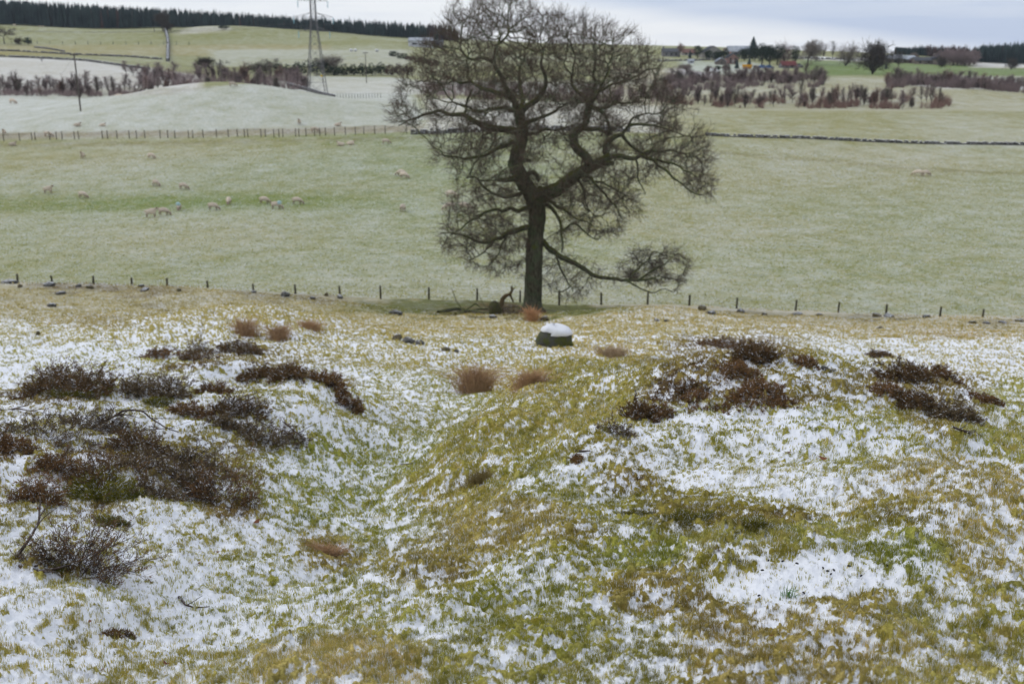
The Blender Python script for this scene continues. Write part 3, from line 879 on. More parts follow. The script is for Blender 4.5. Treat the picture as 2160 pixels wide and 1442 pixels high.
SIL = [(800, 242), (826, 215), (850, 175), (846, 130), (880, 105), (915, 75), (945, 30), (962, 5), (1000, -20), (1060, -22), (1110, 6), (1140, 22),
       (1200, 30), (1240, 38), (1290, 52), (1335, 68), (1362, 100), (1395, 118), (1412, 150), (1428, 190), (1452, 225), (1478, 262), (1498, 310), (1505, 365),
       (1500, 422), (1462, 412), (1430, 392), (1398, 372), (1365, 385), (1352, 415), (1350, 450), (1318, 470), (1296, 498), (1262, 512), (1235, 506), (1205, 512), (1180, 520),
       (1160, 480), (1135, 470), (1112, 540), (1100, 585), (1060, 585), (1012, 566), (965, 545), (925, 520), (925, 492), (948, 460), (940, 425), (965, 395), (945, 375),
       (915, 335), (905, 305), (930, 290), (900, 272), (850, 274), (812, 268)]
SIL2 = [(1140, 512), (1180, 520), (1225, 545), (1262, 565), (1300, 580), (1296, 545), (1320, 535), (1345, 522), (1380, 512), (1420, 525), (1452, 548), (1456, 575), (1420, 600), (1340, 604), (1290, 596), (1250, 604), (1236, 622), (1200, 634), (1165, 622), (1145, 590)]


def build_oak():
    base = gnd_y(1123, YT, 655)
    nodes, par, rad = [], [], []
    tv, tf = [], []
    acc = Acc()
    mpp = YT / (CP * FPX) * 0.965

    def to3(p, dy):
        q = pix(p[0], p[1], YT + dy)
        return np.array(q)
    for li, (pts, w0, w1, ds) in enumerate(LIMBS):
        pts = [np.array(p, float) for p in pts]
        L = np.concatenate([[0], np.cumsum([np.linalg.norm(b - a) for a, b in zip(pts, pts[1:])])])
        # start depth from the nearest existing node
        d0 = 0.0; pi = -1
        if nodes:
            prj = np.array([project(n[0], n[1], n[2]) for n in nodes])
            pi = int(np.argmin(np.hypot(prj[:, 0] - pts[0][0], prj[:, 1] - pts[0][1])))
            d0 = nodes[pi][1] - YT
        step = 8.0
        k = max(2, int(L[-1] / step) + 1)
        s = np.linspace(0, L[-1], k)
        P = np.stack([np.interp(s, L, [p[i] for p in pts]) for i in (0, 1)], 1)
        # smooth the polyline a little
        for _ in range(1):
            P[1:-1] = 0.25 * P[:-2] + 0.5 * P[1:-1] + 0.25 * P[2:]
        if li:
            wv = 2.6 * min(1, 9 / w0) + 0.6
            P[1:, 0] += wv * np.interp(s[1:], (gx := np.arange(0, L[-1] + 30, 13)), np.random.RandomState(li).uniform(-1, 1, len(gx)))
            P[1:, 1] += wv * np.interp(s[1:], gx, np.random.RandomState(li + 99).uniform(-1, 1, len(gx)))
        dep = d0 + ds * s * mpp + 0.25 * np.sin(s / 23.0 + li)
        dep[0] = d0
        R = np.interp(s, [0, L[-1]], [w0, w1]) * mpp / 2
        if li == 0:
            R = R * (1 + 0.42 * np.exp(-s / 22.0))
        P3 = [to3(p, d) for p, d in zip(P, dep)]
        if pi >= 0 and li > 0:
            P3[0] = np.array(nodes[pi])
        V, F = sweep(P3, R, 14 if w0 > 15 else 7, lump=0.11 if w0 > 15 else 0.14, seed=li)
        acc.add(V, F)
        prev = pi
        for q, r_ in zip(P3, R):
            nodes.append(q); par.append(prev); rad.append(r_); prev = len(nodes) - 1
    # root flare and burrs
    for a in range(7):
        an = a * 0.9 + 0.3
        e = np.array(base) + np.array([math.cos(an) * 0.95, math.sin(an) * 0.8, -0.12])
        V, F = sweep([np.array(base) + np.array([math.cos(an) * .3, math.sin(an) * .3, 0.75]), np.array(base) + np.array([math.cos(an) * .52, math.sin(an) * .5, 0.25]), e], [0.2, 0.17, 0.05], 7, 0.1, a)
        acc.add(V, F)
    for (bx, by, br) in ((1129, 425, .52), (1086, 345, .42), (1140, 408, .40), (1113, 392, .42), (1127, 440, .46), (1097, 240, .32), (1243, 348, .3), (1280, 335, .24), (1128, 365, .14), (1284, 280, .2), (1244, 224, .22)):
        c = to3((bx, by), 0.1)
        V, F = sweep([c + np.array((0, 0, -br)), c + np.array((0, 0, -br * .4)), c + np.array((0, 0, br * .4)), c + np.array((0, 0, br))], [br * .45, br * .9, br * .85, br * .35], 9, .2, int(bx))
        acc.add(V, F)
    for pts, r0 in (([(1108, 385), (1108, 374), (1114, 366), (1124, 364), (1132, 370), (1136, 382)], 6.5), ([(1092, 330), (1106, 338), (1120, 338)], 6)):
        P3 = [to3(p, -0.3) for p in pts]
        V, F = sweep(P3, [r0 * mpp * .9 * (1 - .4 * i / len(pts)) for i in range(len(pts))], 8, .15, 5)
        acc.add(V, F)
    nsk = len(nodes)
    # attraction points filling the crown outline
    def sample(poly, n, dmax, holes=()):
        xs = [p[0] for p in poly]; ys = [p[1] for p in poly]
        out = []
        pa = np.array(poly, float)
        while len(out) < n:
            x = rs.uniform(min(xs), max(xs), 4000); y = rs.uniform(min(ys), max(ys), 4000)
            ok = inpoly(x, y, poly)
            for hx, hy, hr, pr in holes:
                ok &= ~((np.hypot(x - hx, y - hy) < hr) & (rs.uniform(size=4000) < pr))
            for a, b in zip(x[ok], y[ok]):
                ed = np.min(np.hypot(pa[:, 0] - a, pa[:, 1] - b))
                D = dmax * math.sqrt(min(1.0, ed / 150.0))
                if ed < 60 and float(vnoise(np.array([a / 17.0]), np.array([b / 17.0]), 77)[0]) > 0.02 + ed / 120: continue
                if float(vnoise(np.array([a / 26.0]), np.array([b / 22.0]), 78)[0]) > 0.24: continue
                out.append(to3((a, b), rs.uniform(-D, D)))
        return out[:n]
    A = sample(SIL, 9500, 6.2, ((1240, 300, 26, .85), (1165, 345, 40, .75), (1200, 330, 24, .8), (1320, 306, 16, .8), (1390, 352, 8, .3), (1150, 300, 40, .5), (1130, 240, 10, .3), (1170, 380, 16, .8), (1160, 460, 18, .6)))
    A += sample(SIL2, 1000, 2.2)
    A += sample([(1318, 585), (1322, 545), (1345, 522), (1385, 512), (1425, 525), (1455, 550), (1452, 580), (1400, 600), (1335, 602)], 900, 1.8)
    A = np.array(A)
    pos = np.array(nodes); parl = list(par); alive = np.ones(len(A), bool)
    best = np.full(len(A), 1e9); bi = np.zeros(len(A), int)

    def upd(i0, newp):
        for c0 in range(0, len(newp), 400):
            ch = newp[c0:c0 + 400]
            d = np.linalg.norm(A[:, None] - ch[None], axis=2)
            j = d.argmin(1); dm = d[np.arange(len(A)), j]
            m = dm < best
            best[m] = dm[m]; bi[m] = i0 + c0 + j[m]
    ok_nodes = pos.copy()
    # no shoots from the lower trunk itself
    d = np.linalg.norm(A[:, None] - pos[None, 8:], axis=2); j = d.argmin(1)
    best[:] = d[np.arange(len(A)), j]; bi[:] = j + 8
    STEP = 0.27
    for it in range(70):
        act = alive & (best < 3.4)
        if act.sum() < 15: break
        dirs = {}
        v = A[act] - pos[bi[act]]; v /= np.maximum(np.linalg.norm(v, axis=1, keepdims=True), 1e-6)
        b = bi[act]
        ub, inv = np.unique(b, return_inverse=True)
        S = np.zeros((len(ub), 3)); np.add.at(S, inv, v)
        S /= np.maximum(np.linalg.norm(S, axis=1, keepdims=True), 1e-6)
        pd = pos[ub] - pos[np.maximum(np.array(parl)[ub], 0)]
        pd /= np.maximum(np.linalg.norm(pd, axis=1, keepdims=True), 1e-6)
        S += 0.45 * pd * (ub >= nsk)[:, None] + rs.normal(0, 0.30, S.shape); S[:, 2] += 0.10
        S /= np.linalg.norm(S, axis=1, keepdims=True)
        newp = pos[ub] + S * STEP * rs.uniform(0.8, 1.15, (len(ub), 1))
        i0 = len(pos)
        pos = np.concatenate([pos, newp]); parl += list(ub)
        upd(i0, newp)
        alive &= best > 0.30
    parl = np.array(parl)
    n = len(pos)
    # pipe-model radii
    nch = np.zeros(n); a4 = np.zeros(n)
    TIP = 0.0098
    kids = np.zeros(n, int)
    for i in range(n - 1, nsk - 1, -1):
        if kids[i] == 0: a4[i] = TIP ** 2.0
        p = parl[i]; a4[p] += a4[i]; kids[p] += 1
    R = a4 ** (1 / 2.0); R = np.minimum(R, 0.11)
    idx = np.arange(nsk, n)
    pr = parl[idx]
    R0 = np.where(pr < nsk, np.minimum(R[idx] * 1.2, 0.14), R[pr]); R1 = R[idx]
    mid = (R1 > 0.026)
    V, F = prisms(pos[pr][mid], pos[idx][mid], R0[mid], R1[mid], 5)
    acc.add(V, F)
    root = empty('bare_oak', base)
    o = acc.build('trunk', M_BARK, root, smooth=True)
    o.matrix_parent_inverse = root.matrix_basis.inverted()
    o.location = (0, 0, 0); 
    V, F = prisms(pos[pr][~mid], pos[idx][~mid], R0[~mid], R1[~mid], 3)
    # twigs
    thin = idx[R[idx] < 0.030]
    cen = to3((1150, 330), 0)
    P0s, P1s, r0s, r1s = [], [], [], []
    par_dir = pos[thin] - pos[parl[thin]]
    par_dir /= np.maximum(np.linalg.norm(par_dir, axis=1, keepdims=True), 1e-6)
    _px, _py = project(pos[thin][:, 0], pos[thin][:, 1], pos[thin][:, 2])
    clus = (_px > 1305) & (_py > 505)
    thin_all, pd_all = thin, par_dir
    for rep in range(6):
        thin, par_dir = (thin_all, pd_all) if rep < 3 else (thin_all[clus], pd_all[clus])
        dd = par_dir * 0.8 + rs.normal(0, 0.5, par_dir.shape)
        outw = pos[thin] - cen; outw /= np.linalg.norm(outw, axis=1, keepdims=True)
        dd += outw * 0.3; dd[:, 2] += np.where(pos[thin][:, 2] > cen[2] - 1.0, 0.35, 0.0)
        dd /= np.linalg.norm(dd, axis=1, keepdims=True)
        ln = rs.uniform(0.16, 0.50, (len(thin), 1)) * rs.uniform(0.6, 1.3, (len(thin), 1))
        a = pos[thin]; b_ = a + dd * ln
        d2 = dd + rs.normal(0, 0.4, dd.shape); d2 /= np.linalg.norm(d2, axis=1, keepdims=True)
        c_ = b_ + d2 * ln * 0.8
        d3 = dd + rs.normal(0, 0.7, dd.shape); d3 /= np.linalg.norm(d3, axis=1, keepdims=True)
        e_ = b_ + d3 * ln * 0.55
        for p, q, ra, rb in ((a, b_, .009, .007), (b_, c_, .007, .004), (b_, e_, .006, .004)):
            P0s.append(p); P1s.append(q); r0s.append(np.full(len(p), ra)); r1s.append(np.full(len(p), rb))
    V2, F2 = prisms(np.concatenate(P0s), np.concatenate(P1s), np.concatenate(r0s), np.concatenate(r1s), 3)
    cr = Acc().add(V, F, 0).add(V2, F2, 1).build('crown', [M_TWIG, M_TWIGT], root)
    cr.matrix_parent_inverse = root.matrix_basis.inverted()
    tag(root, 'big bare oak with mossy trunk and twisted limbs beside the near fence', 'tree')
    print('oak nodes', n, 'twig faces', len(F) + len(F2))
    return base


OAK = build_oak()
print('oak done')


# ------------------------------------------------------------------ generic bare trees, bushes and conifers
def bare_edges(seed, h, w, kind='round', lod=1.0):
    """segments (p0,p1,r0,r1) of a leafless tree of height h and crown width w"""
    r = random.Random(seed)
    segs = []

    def grow(p, d, ln, rad, lev, up):
        k = 3 if lev < 2 else 2
        for i in range(k):
            d2 = (d + Vector((r.gauss(0, .22), r.gauss(0, .22), r.gauss(0, .15) + up))).normalized()
            q = p + d2 * ln / k
            segs.append((p, q, rad * (1 - .25 * i / k), rad * (1 - .25 * (i + 1) / k)))
            p, d = q, d2
            if lev < maxlev:
                nb = (2 if i == k - 1 else 1)
                for _ in range(nb + (r.random() < .5)):
                    s = Vector((r.gauss(0, 1), r.gauss(0, 1), r.gauss(0, .5))).normalized()
                    d3 = (d * (.8 if kind != 'birch' else 1.0) + s * (.85 if kind != 'birch' else .55)).normalized()
                    grow(p, d3, ln * r.uniform(.55, .8), rad * .58, lev + 1, up * .6)
    if kind == 'birch':
        maxlev = 2
        n = 9
        p = Vector((0, 0, -0.1)); rad = h * .010 + .02
        for i in range(n):
            q = Vector((p.x + r.gauss(0, .02) * h, p.y + r.gauss(0, .02) * h, h * (i + 1) / n))
            segs.append((p, q, rad * (1 - i / n) + .012, rad * (1 - (i + 1) / n) + .01))
            if i > 0:
                for _ in range(6):
                    a = r.uniform(0, 2 * math.pi)
                    d = Vector((math.cos(a) * .40, math.sin(a) * .40, .95)).normalized()
                    grow(q, d, w * r.uniform(.4, .8) * (1.15 - .7 * i / n), rad * .4, 1, .1)
            p = q
    elif kind == 'bush':
        maxlev = 3
        for _ in range(9):
            a = r.uniform(0, 2 * math.pi)
            d = Vector((math.cos(a) * w / h * .6, math.sin(a) * w / h * .6, 1)).normalized()
            grow(Vector((0, 0, -.05)), d, h * r.uniform(.4, .55), h * .014 + .01, 0, .08)
    else:
        maxlev = 4 if kind == 'round' else 3
        th = h * (.28 if kind == 'round' else .4)
        p = Vector((0, 0, -.2)); segs.append((p, Vector((0, 0, th)), h * .035, h * .026))
        for _ in range(7 if kind == 'round' else 5):
            a = r.uniform(0, 2 * math.pi)
            sp = w / h * (.75 if kind == 'round' else .55)
            d = Vector((math.cos(a) * sp, math.sin(a) * sp, r.uniform(.35, 1))).normalized()
            grow(Vector((0, 0, th * r.uniform(.75, 1.05))), d, h * r.uniform(.30, .38), h * .016, 0, .05)
    P0 = np.array([s[0] for s in segs]); P1 = np.array([s[1] for s in segs])
    R0 = np.array([s[2] for s in segs]); R1 = np.array([s[3] for s in segs])
    # fit to the wanted box
    allp = np.concatenate([P0, P1])
    hh_ = np.percentile(allp[:, 2], 99.5); ww = (np.percentile(allp[:, 0], 98) - np.percentile(allp[:, 0], 2) + np.percentile(allp[:, 1], 98) - np.percentile(allp[:, 1], 2)) / 2
    sc = np.array([w / ww * .95, w / ww * .95, h / hh_])
    return P0 * sc, P1 * sc, R0, R1


def bare_tree(name, px, py, Y, wpx, hpx, kind, mats, label, cat='tree', group=None, seed=1, rmin=0.02, ground=None):
    """individual far tree: photo position of its foot, width and height in photo pixels"""
    b = gnd_y(px, Y, py) if ground is None else ground
    m = Y / (CP * FPX)
    h, w = hpx * m, wpx * m
    P0, P1, R0, R1 = bare_edges(seed, h, w, kind)
    root = empty(name, b)
    V, F = None, None
    thick = R0 > h * .011
    big = thick if thick.any() else R0 >= R0.max()
    R0 = np.maximum(R0, rmin); R1 = np.maximum(R1, rmin * .7)
    V, F = prisms(P0[big], P1[big], R0[big], R1[big], 5)
    mesh_np('trunk' if kind != 'bush' else 'stems', V, F, mats[0], root)
    V, F = prisms(P0[~big], P1[~big], R0[~big], R1[~big], 3)
    mesh_np('crown', V, F, mats[1], root)
    return tag(root, label, cat, group)


def conifer_piece(seed, h, w, tiers=9, n=9):
    r = np.random.RandomState(seed)
    V, F = [], []
    for t in range(tiers):
        z0 = h * (0.06 + 0.88 * t / tiers); z1 = min(h, z0 + h * 1.7 / tiers)
        rad = w / 2 * (1 - (t / tiers) ** 1.15) * r.uniform(.85, 1.1) + w * .03
        b = len(V)
        V.append((r.normal(0, w * .01), r.normal(0, w * .01), z1))
        for k in range(n * 2):
            an = math.pi * k / n + r.uniform(0, .25)
            q = rad * (r.uniform(.85, 1.15) if k % 2 == 0 else r.uniform(.45, .65))
            V.append((q * math.cos(an), q * math.sin(an), z0 - (h * .02 if k % 2 == 0 else -h * .02) + r.normal(0, h * .01)))
        for k in range(n * 2):
            F.append((b, b + 1 + k, b + 1 + (k + 1) % (2 * n)))
    return np.array(V), np.array(F)


def leaf_cloud(seed, blobs, count, size):
    """evergreen foliage as many small leaf clumps through a few ellipsoids"""
    r = np.random.RandomState(seed)
    vol = np.array([b[3] * b[4] * b[5] for b in blobs]); vol = vol / vol.sum()
    V, F = [], []
    for i in range(count):
        b = blobs[r.choice(len(blobs), p=vol)]
        d = r.normal(size=3); d /= np.linalg.norm(d)
        q = r.uniform(.35, 1) ** .5 * r.uniform(.85, 1.08)
        c = np.array(b[:3]) + d * q * np.array(b[3:])
        a = r.normal(size=3); a /= np.linalg.norm(a)
        e = np.cross(a, d + .01); e /= max(np.linalg.norm(e), 1e-6)
        s = size * r.uniform(.6, 1.4)
        k = len(V)
        V += [c - a * s, c + e * s * .8, c + a * s, c - e * s * .8]
        F.append((k, k + 1, k + 2, k + 3))
    return np.array(V), np.array(F)


M_CONI = simple('conifer_needles', (0.034, 0.058, 0.056), (0.016, 0.030, 0.032), 0.12)
M_CONIB = simple('larch_brown', (0.085, 0.05, 0.04), (0.05, 0.035, 0.033), 0.25)
M_EVER = simple('evergreen_leaf', (0.030, 0.048, 0.028), (0.015, 0.026, 0.018), 0.8)
M_BTR = simple('far_bark', (0.07, 0.06, 0.05), (0.05, 0.045, 0.04), 1.0)
M_BTW = simple('far_twig', (0.085, 0.070, 0.058), (0.06, 0.05, 0.045), 1.0)
M_BPU = simple('birch_twig_purple', (0.30, 0.225, 0.22), (0.21, 0.165, 0.165), 1.0)
M_BRU = simple('birch_twig_russet', (0.28, 0.175, 0.15), (0.20, 0.13, 0.11), 1.0)
M_BGR = simple('birch_twig_grey', (0.24, 0.20, 0.17), (0.16, 0.14, 0.125), 1.0)


# ---- the conifer plantation on the left skyline: one far mass of hundreds of trees
def wood(name, edge, mats, label, n, Y0, Y1, seed, htop, bwn=lambda px: 0.0, wsc=1.0):
    r = np.random.RandomState(seed)
    protos = [conifer_piece(seed * 7 + k, 1.0, 0.22, 9, 6) for k in range(6)]
    acc = Acc()
    for i in range(n):
        px = r.uniform(edge[0], edge[1]); f = r.uniform() ** 1.6 if i > n * .35 else 0.0
        Y = Y0(px) + (Y1 - Y0(px)) * f + r.uniform(0, 8)
        x = pix(px, 60, Y).x; z = h1(x, Y)
        top = row_to_z(px, htop(px) + r.normal(0, 2.4) * 1.2 + (6 if i < n * .35 else 0) * r.uniform(.3, 1), Y)
        hgt = max(5.0, min(26.0, top - z))
        V, F = protos[r.randint(6)]
        a = r.uniform(0, 6.28); wd = hgt * r.uniform(.9, 1.3) * wsc
        X = V[:, 0] * math.cos(a) - V[:, 1] * math.sin(a); Yv = V[:, 0] * math.sin(a) + V[:, 1] * math.cos(a)
        acc.add(np.stack([X * wd + x, Yv * wd + Y, V[:, 2] * hgt + z], 1), F, 1 if r.uniform() < bwn(px) else 0)
    return tag(acc.build(name, mats), label, 'wood', kind='stuff')


wood('conifer_wood', (-240, 968), [M_CONI, M_CONIB], 'long dark green conifer plantation along the left skyline', 3000,
     lambda p: float(np.interp(p, [-200, 300, 600, 968], [706, 712, 716, 722])), 900, 4,
     lambda p: float(np.interp(p, [-240, 0, 250, 500, 650, 800, 930, 955, 972], [-10, -1, 14, 28, 38, 46, 53, 57, 72])), lambda p: .03 if p < 900 else .65)
wood('conifer_wood', (1892, 2062), [M_CONI, M_CONIB], 'mixed dark and brown conifer wood behind the right hand farm', 700,
     lambda p: 700.0, 760, 5, lambda p: float(np.interp(p, [1892, 1905, 1950, 2040, 2062], [110, 104, 98, 100, 104])), lambda p: .85 if 1955 < p < 2050 else .1, 1.1)
wood('conifer_wood', (2062, 2420), [M_CONI, M_CONIB], 'dark green conifer block at the right edge of the skyline', 1000,
     lambda p: 640.0, 720, 6, lambda p: float(np.interp(p, [2062, 2080, 2160, 2400], [101, 96, 92, 90])), lambda p: .03, 1.1)

# ---- single trees and bushes on the far fields: name, px, py foot, Y, w, h, kind, mats, label, cat
TT = [M_BTR, M_BTW]
FT = [
    (446, 150, 400, 46, 31, 'round', TT, 'round bare oak left of the wide bare tree above the left scrub', 'tree'),
    (562, 156, 400, 66, 32, 'round', TT, 'wide low bare tree beside the dark hedge behind the left scrub', 'tree'),
    (692, 150, 400, 46, 38, 'round', [M_BTR, M_BGR], 'pale grey bare tree rising behind the pylon legs', 'tree'),
    (346, 88, 640, 26, 38, 'round', TT, 'dark bare tree against the conifers at the top of the wall', 'tree'),
    (356, 92, 630, 20, 22, 'round', TT, 'small bare tree just right of the dark one at the wall top', 'tree'),
    (8, 84, 560, 44, 32, 'tall', TT, 'leaning bare tree at the left edge below the plantation', 'tree'),
    (38, 88, 560, 15, 14, 'bush', TT, 'small twiggy shrub next to the dark round thorn tree', 'shrub'),
    (1781, 164, 520, 50, 44, 'bush', [M_BTR, M_BGR], 'greyish bare tree left of the big dense tree near the farm', 'tree'),
    (1853, 122, 640, 26, 30, 'bush', TT, 'thin bare tree standing up against the sky behind the big dense tree', 'tree'),
    (1714, 128, 600, 9, 27, 'birch', TT, 'left one of three thin leaning trees right of the farm', 'tree'),
    (1735, 134, 600, 8, 24, 'birch', TT, 'middle one of three thin leaning trees right of the farm', 'tree'),
    (1753, 138, 600, 12, 34, 'birch', TT, 'right and tallest of three thin leaning trees right of the farm', 'tree'),
    (1874, 168, 500, 18, 36, 'birch', TT, 'slim bare tree close to the right of the big dense tree', 'tree'),
    (1890, 171, 500, 24, 36, 'birch', TT, 'slim forked bare tree farther right of the big dense tree', 'tree'),
    (1932, 124, 620, 16, 17, 'round', [M_BTR, M_BGR], 'small grey bare tree beside the long stone farm building', 'tree'),
    (1984, 157, 540, 16, 21, 'bush', TT, 'lone twiggy shrub on the edge of the bright green field', 'shrub'),
    (2131, 160, 540, 24, 23, 'bush', TT, 'rounded twiggy shrub near the right edge of the bright green field', 'shrub'),
    (1654, 154, 530, 36, 42, 'bush', [M_BTR, M_BPU], 'bare tree between the farm conifers', 'tree'),
    (1702, 158, 530, 56, 46, 'round', [M_BTR, M_BGR], 'wide grey bare tree right of the dark red shed', 'tree'),
    (1433, 131, 600, 16, 28, 'tall', [M_BTR, M_BRU], 'brown bare tree beside the low grey house', 'tree'),
    (1547, 107, 640, 32, 14, 'round', [M_BTR, M_BPU], 'rounded purple bare tree behind the long barn', 'tree'),
    (1604, 108, 640, 20, 12, 'round', [M_BTR, M_BPU], 'rounded purple bare tree right of the pointed conifer', 'tree'),
    (2110, 214, 330, 50, 12, 'bush', [M_BTR, M_BRU], 'low reddish shrub in the right scrub', 'shrub'),
    (1490, 160, 470, 18, 12, 'bush', [M_BTR, M_BGR], 'buff shrub left of the white van', 'shrub'),
    (1530, 160, 480, 14, 12, 'bush', [M_BTR, M_BGR], 'grey shrub between the white van and the small conifer', 'shrub'),
    (1440, 152, 500, 30, 11, 'bush', [M_BTR, M_BGR], 'low brown shrub at the bend of the farm track', 'shrub'),
]
for i, (px, py, Y, w, h, kind, mats, lab, cat) in enumerate(FT):
    bare_tree('bare_tree' if cat == 'tree' else 'bare_shrub', px, py, Y, w, h, kind, mats, lab, cat, seed=100 + i, rmin=.035 if Y > 450 else .025)


def evergreen(px, py, Y, wpx, hpx, label, seed, mat=None, dense=False, twig=None, n=700):
    k_ = 1.28 if px > 1460 else 1.0
    b = gnd_y(px, Y, py); m = Y / (CP * FPX); w, h = wpx * m * k_, hpx * m * (1.12 if px > 1460 else 1)
    root = empty('evergreen_tree', b)
    r = random.Random(seed)
    V, F = prisms([(0, 0, -.3)], [(0, 0, h * .5)], [h * .03 + .08], [h * .02 + .03], 6)
    mesh_np('trunk', V, F, M_BTR, root)
    bl = [(0, 0, h * .52, w * .36, w * .36, h * .44)]
    for _ in range(6):
        bl.append((r.uniform(-.3, .3) * w, r.uniform(-.3, .3) * w, h * r.uniform(.25, .75), w * .2, w * .2, h * .2))
    V, F = leaf_cloud(seed, bl, n, max(.22, w * .035))
    mesh_np('crown', V, F, mat or M_EVER, root)
    return tag(root, label, 'tree')


def far_conifer(px, py, Y, wpx, hpx, label, seed):
    b = gnd_y(px, Y, py); m = Y / (CP * FPX); w, h = wpx * m, hpx * m
    root = empty('conifer', b)
    V, F = prisms([(0, 0, -.3)], [(0, 0, h * .2)], [.25], [.2], 6)
    mesh_np('trunk', V, F, M_BTR, root)
    V, F = conifer_piece(seed, h, w, 11, 9)
    mesh_np('crown', V, F, M_CONI, root)
    return tag(root, label, 'tree')


evergreen(59, 88, 560, 22, 16, 'dark round thorn tree alone on the upper left field', 31)
evergreen(475, 80, 640, 26, 8, 'dark low gorse bush on the hillside right of the wall top', 32, n=300)
evergreen(1471, 126, 590, 20, 24, 'dark evergreen left of the gabled barn', 33)
for k, (a, w_, h_, l) in enumerate(((1496, 20, 18, 'first dark evergreen in front of the gabled barn from the left'), (1513, 22, 17, 'second dark evergreen in front of the gabled barn from the left'), (1531, 20, 19, 'dark evergreen directly above the pink house'), (1570, 26, 24, 'dark evergreen right of the pink house'), (1592, 28, 26, 'dark evergreen below the pointed conifer'))):
    evergreen(a, 122 if a < 1550 else 133, 575 if a < 1550 else 560, w_, h_, l, 40 + k)
for k, (a, b_, w_, h_, l) in enumerate(((1606, 153, 26, 40, 'tall dark evergreen at the left end of the big farm clump'), (1622, 154, 24, 36, 'dark evergreen in the middle of the big farm clump'), (1638, 152, 24, 38, 'dark evergreen at the right end of the big farm clump'), (1676, 148, 18, 36, 'narrow dark evergreen above the dark red shed'))):
    evergreen(a, b_, 520, w_, h_, l, 50 + k, n=900)
evergreen(1616, 132, 570, 40, 26, 'broad dark evergreen behind the big farm clump', 58)
far_conifer(1588, 112, 620, 34, 38, 'pointed dark conifer rising above the long barn', 61)
far_conifer(1455, 127, 590, 10, 17, 'small dark conifer on the lawn left of the gabled barn', 62)
far_conifer(1536, 160, 490, 9, 12, 'smallest conifer left of the pair by the yellow skip', 63)
far_conifer(1553, 160, 490, 13, 20, 'left conifer of the pair by the yellow skip', 64)
far_conifer(1579, 158, 500, 14, 20, 'right conifer of the pair just behind the yellow skip', 65)
far_conifer(1866, 174, 500, 8, 22, 'small dark conifer beside the foot of the big dense tree', 66)
evergreen(1514, 160, 480, 14, 9, 'dark low bush behind the white van', 67, n=250)
# big dense bare tree near the right farm
_b = gnd_y(1838, 430, 178)
_r = empty('dense_tree', _b)
_m = 430 / (CP * FPX)
P0, P1, R0, R1 = bare_edges(77, 64 * _m, 68 * _m, 'bush')
V, F = prisms(P0, P1, np.maximum(R0, .05), np.maximum(R1, .04), 3); mesh_np('stems', V, F, M_BTR, _r)
V, F = leaf_cloud(78, [(0, 0, 7.0, 5.6, 5.2, 5.4), (-2.2, 0, 5.5, 4.0, 4, 4), (2.4, 0, 8, 3.8, 3.8, 3.6), (0, 0, 2.2, 2.0, 2.0, 2.0)], 2800, .22)
mesh_np('crown', V, F, simple('dense_twigs', (0.075, 0.055, 0.05), (0.04, 0.035, 0.03), 0.6), _r)
tag(_r, 'big dense dark brown tree standing alone right of the farm', 'tree')
# bare copse beside the stone farm
for k in range(9):
    px = 1985 + k * 8.5
    bare_tree('bare_tree', px, 140, 590 + (k % 3) * 8, 24, 24 + (k * 5) % 7, 'bush', [M_BTR, M_BPU], 'dense purple brown tree in the copse right of the stone farm', 'tree', 'trees of the copse right of the stone farm', seed=300 + k, rmin=.06)

# ---- dark hedge behind the left scrub: separate evergreen bushes, and brown ones further right
HL = []
for k in range(15):
    px = 590 + k * 19.5
    m = 395 / (CP * FPX)
    hp = (26, 25, 30, 34, 36, 33, 22, 24, 23, 26, 25, 27, 24, 25, 26)[k]
    b = gnd_y(px, 396 + (k % 3) * 2, 168)
    root = empty('hedge_bush', b)
    V, F = prisms([(0, 0, -.2)], [(0, 0, 1.6)], [.14], [.08], 5); mesh_np('stems', V, F, M_BTR, root)
    V, F = leaf_cloud(400 + k, [(0, 0, hp * m * .48, 2.2, 1.6, hp * m * .5), (1, 0, hp * m * .35, 1.6, 1.4, hp * m * .34), (-1, 0, hp * m * .4, 1.5, 1.4, hp * m * .38)], 520, .24)
    mesh_np('crown', V, F, M_EVER if k < 12 else M_CONIB, root)
    if k < 12:
        tag(root, 'dark evergreen bush in the hedge behind the pylon', 'bush', 'dark evergreen hedge behind the pylon')
    else:
        tag(root, 'brown bush at the right end of the hedge behind the oak', 'bush', 'brown bushes continuing the hedge behind the oak')
for k, (px, py, w) in enumerate(((830, 113, 24), (848, 119, 26), (868, 127, 28), (890, 134, 30), (912, 140, 30))):
    b = gnd_y(px, 520 - k * 12, py); root = empty('hedge_bush', b)
    V, F = prisms([(0, 0, -.2)], [(0, 0, 1.0)], [.14], [.08], 5); mesh_np('stems', V, F, M_BTR, root)
    V, F = leaf_cloud(430 + k, [(0, 0, 1.2, w * .12, 1.5, 1.5)], 300, .28)
    mesh_np('crown', V, F, M_CONIB if k > 1 else M_EVER, root)
    tag(root, 'dark bush in the hedge running up the hill left of the oak', 'bush', 'hedge running up the hill left of the oak')

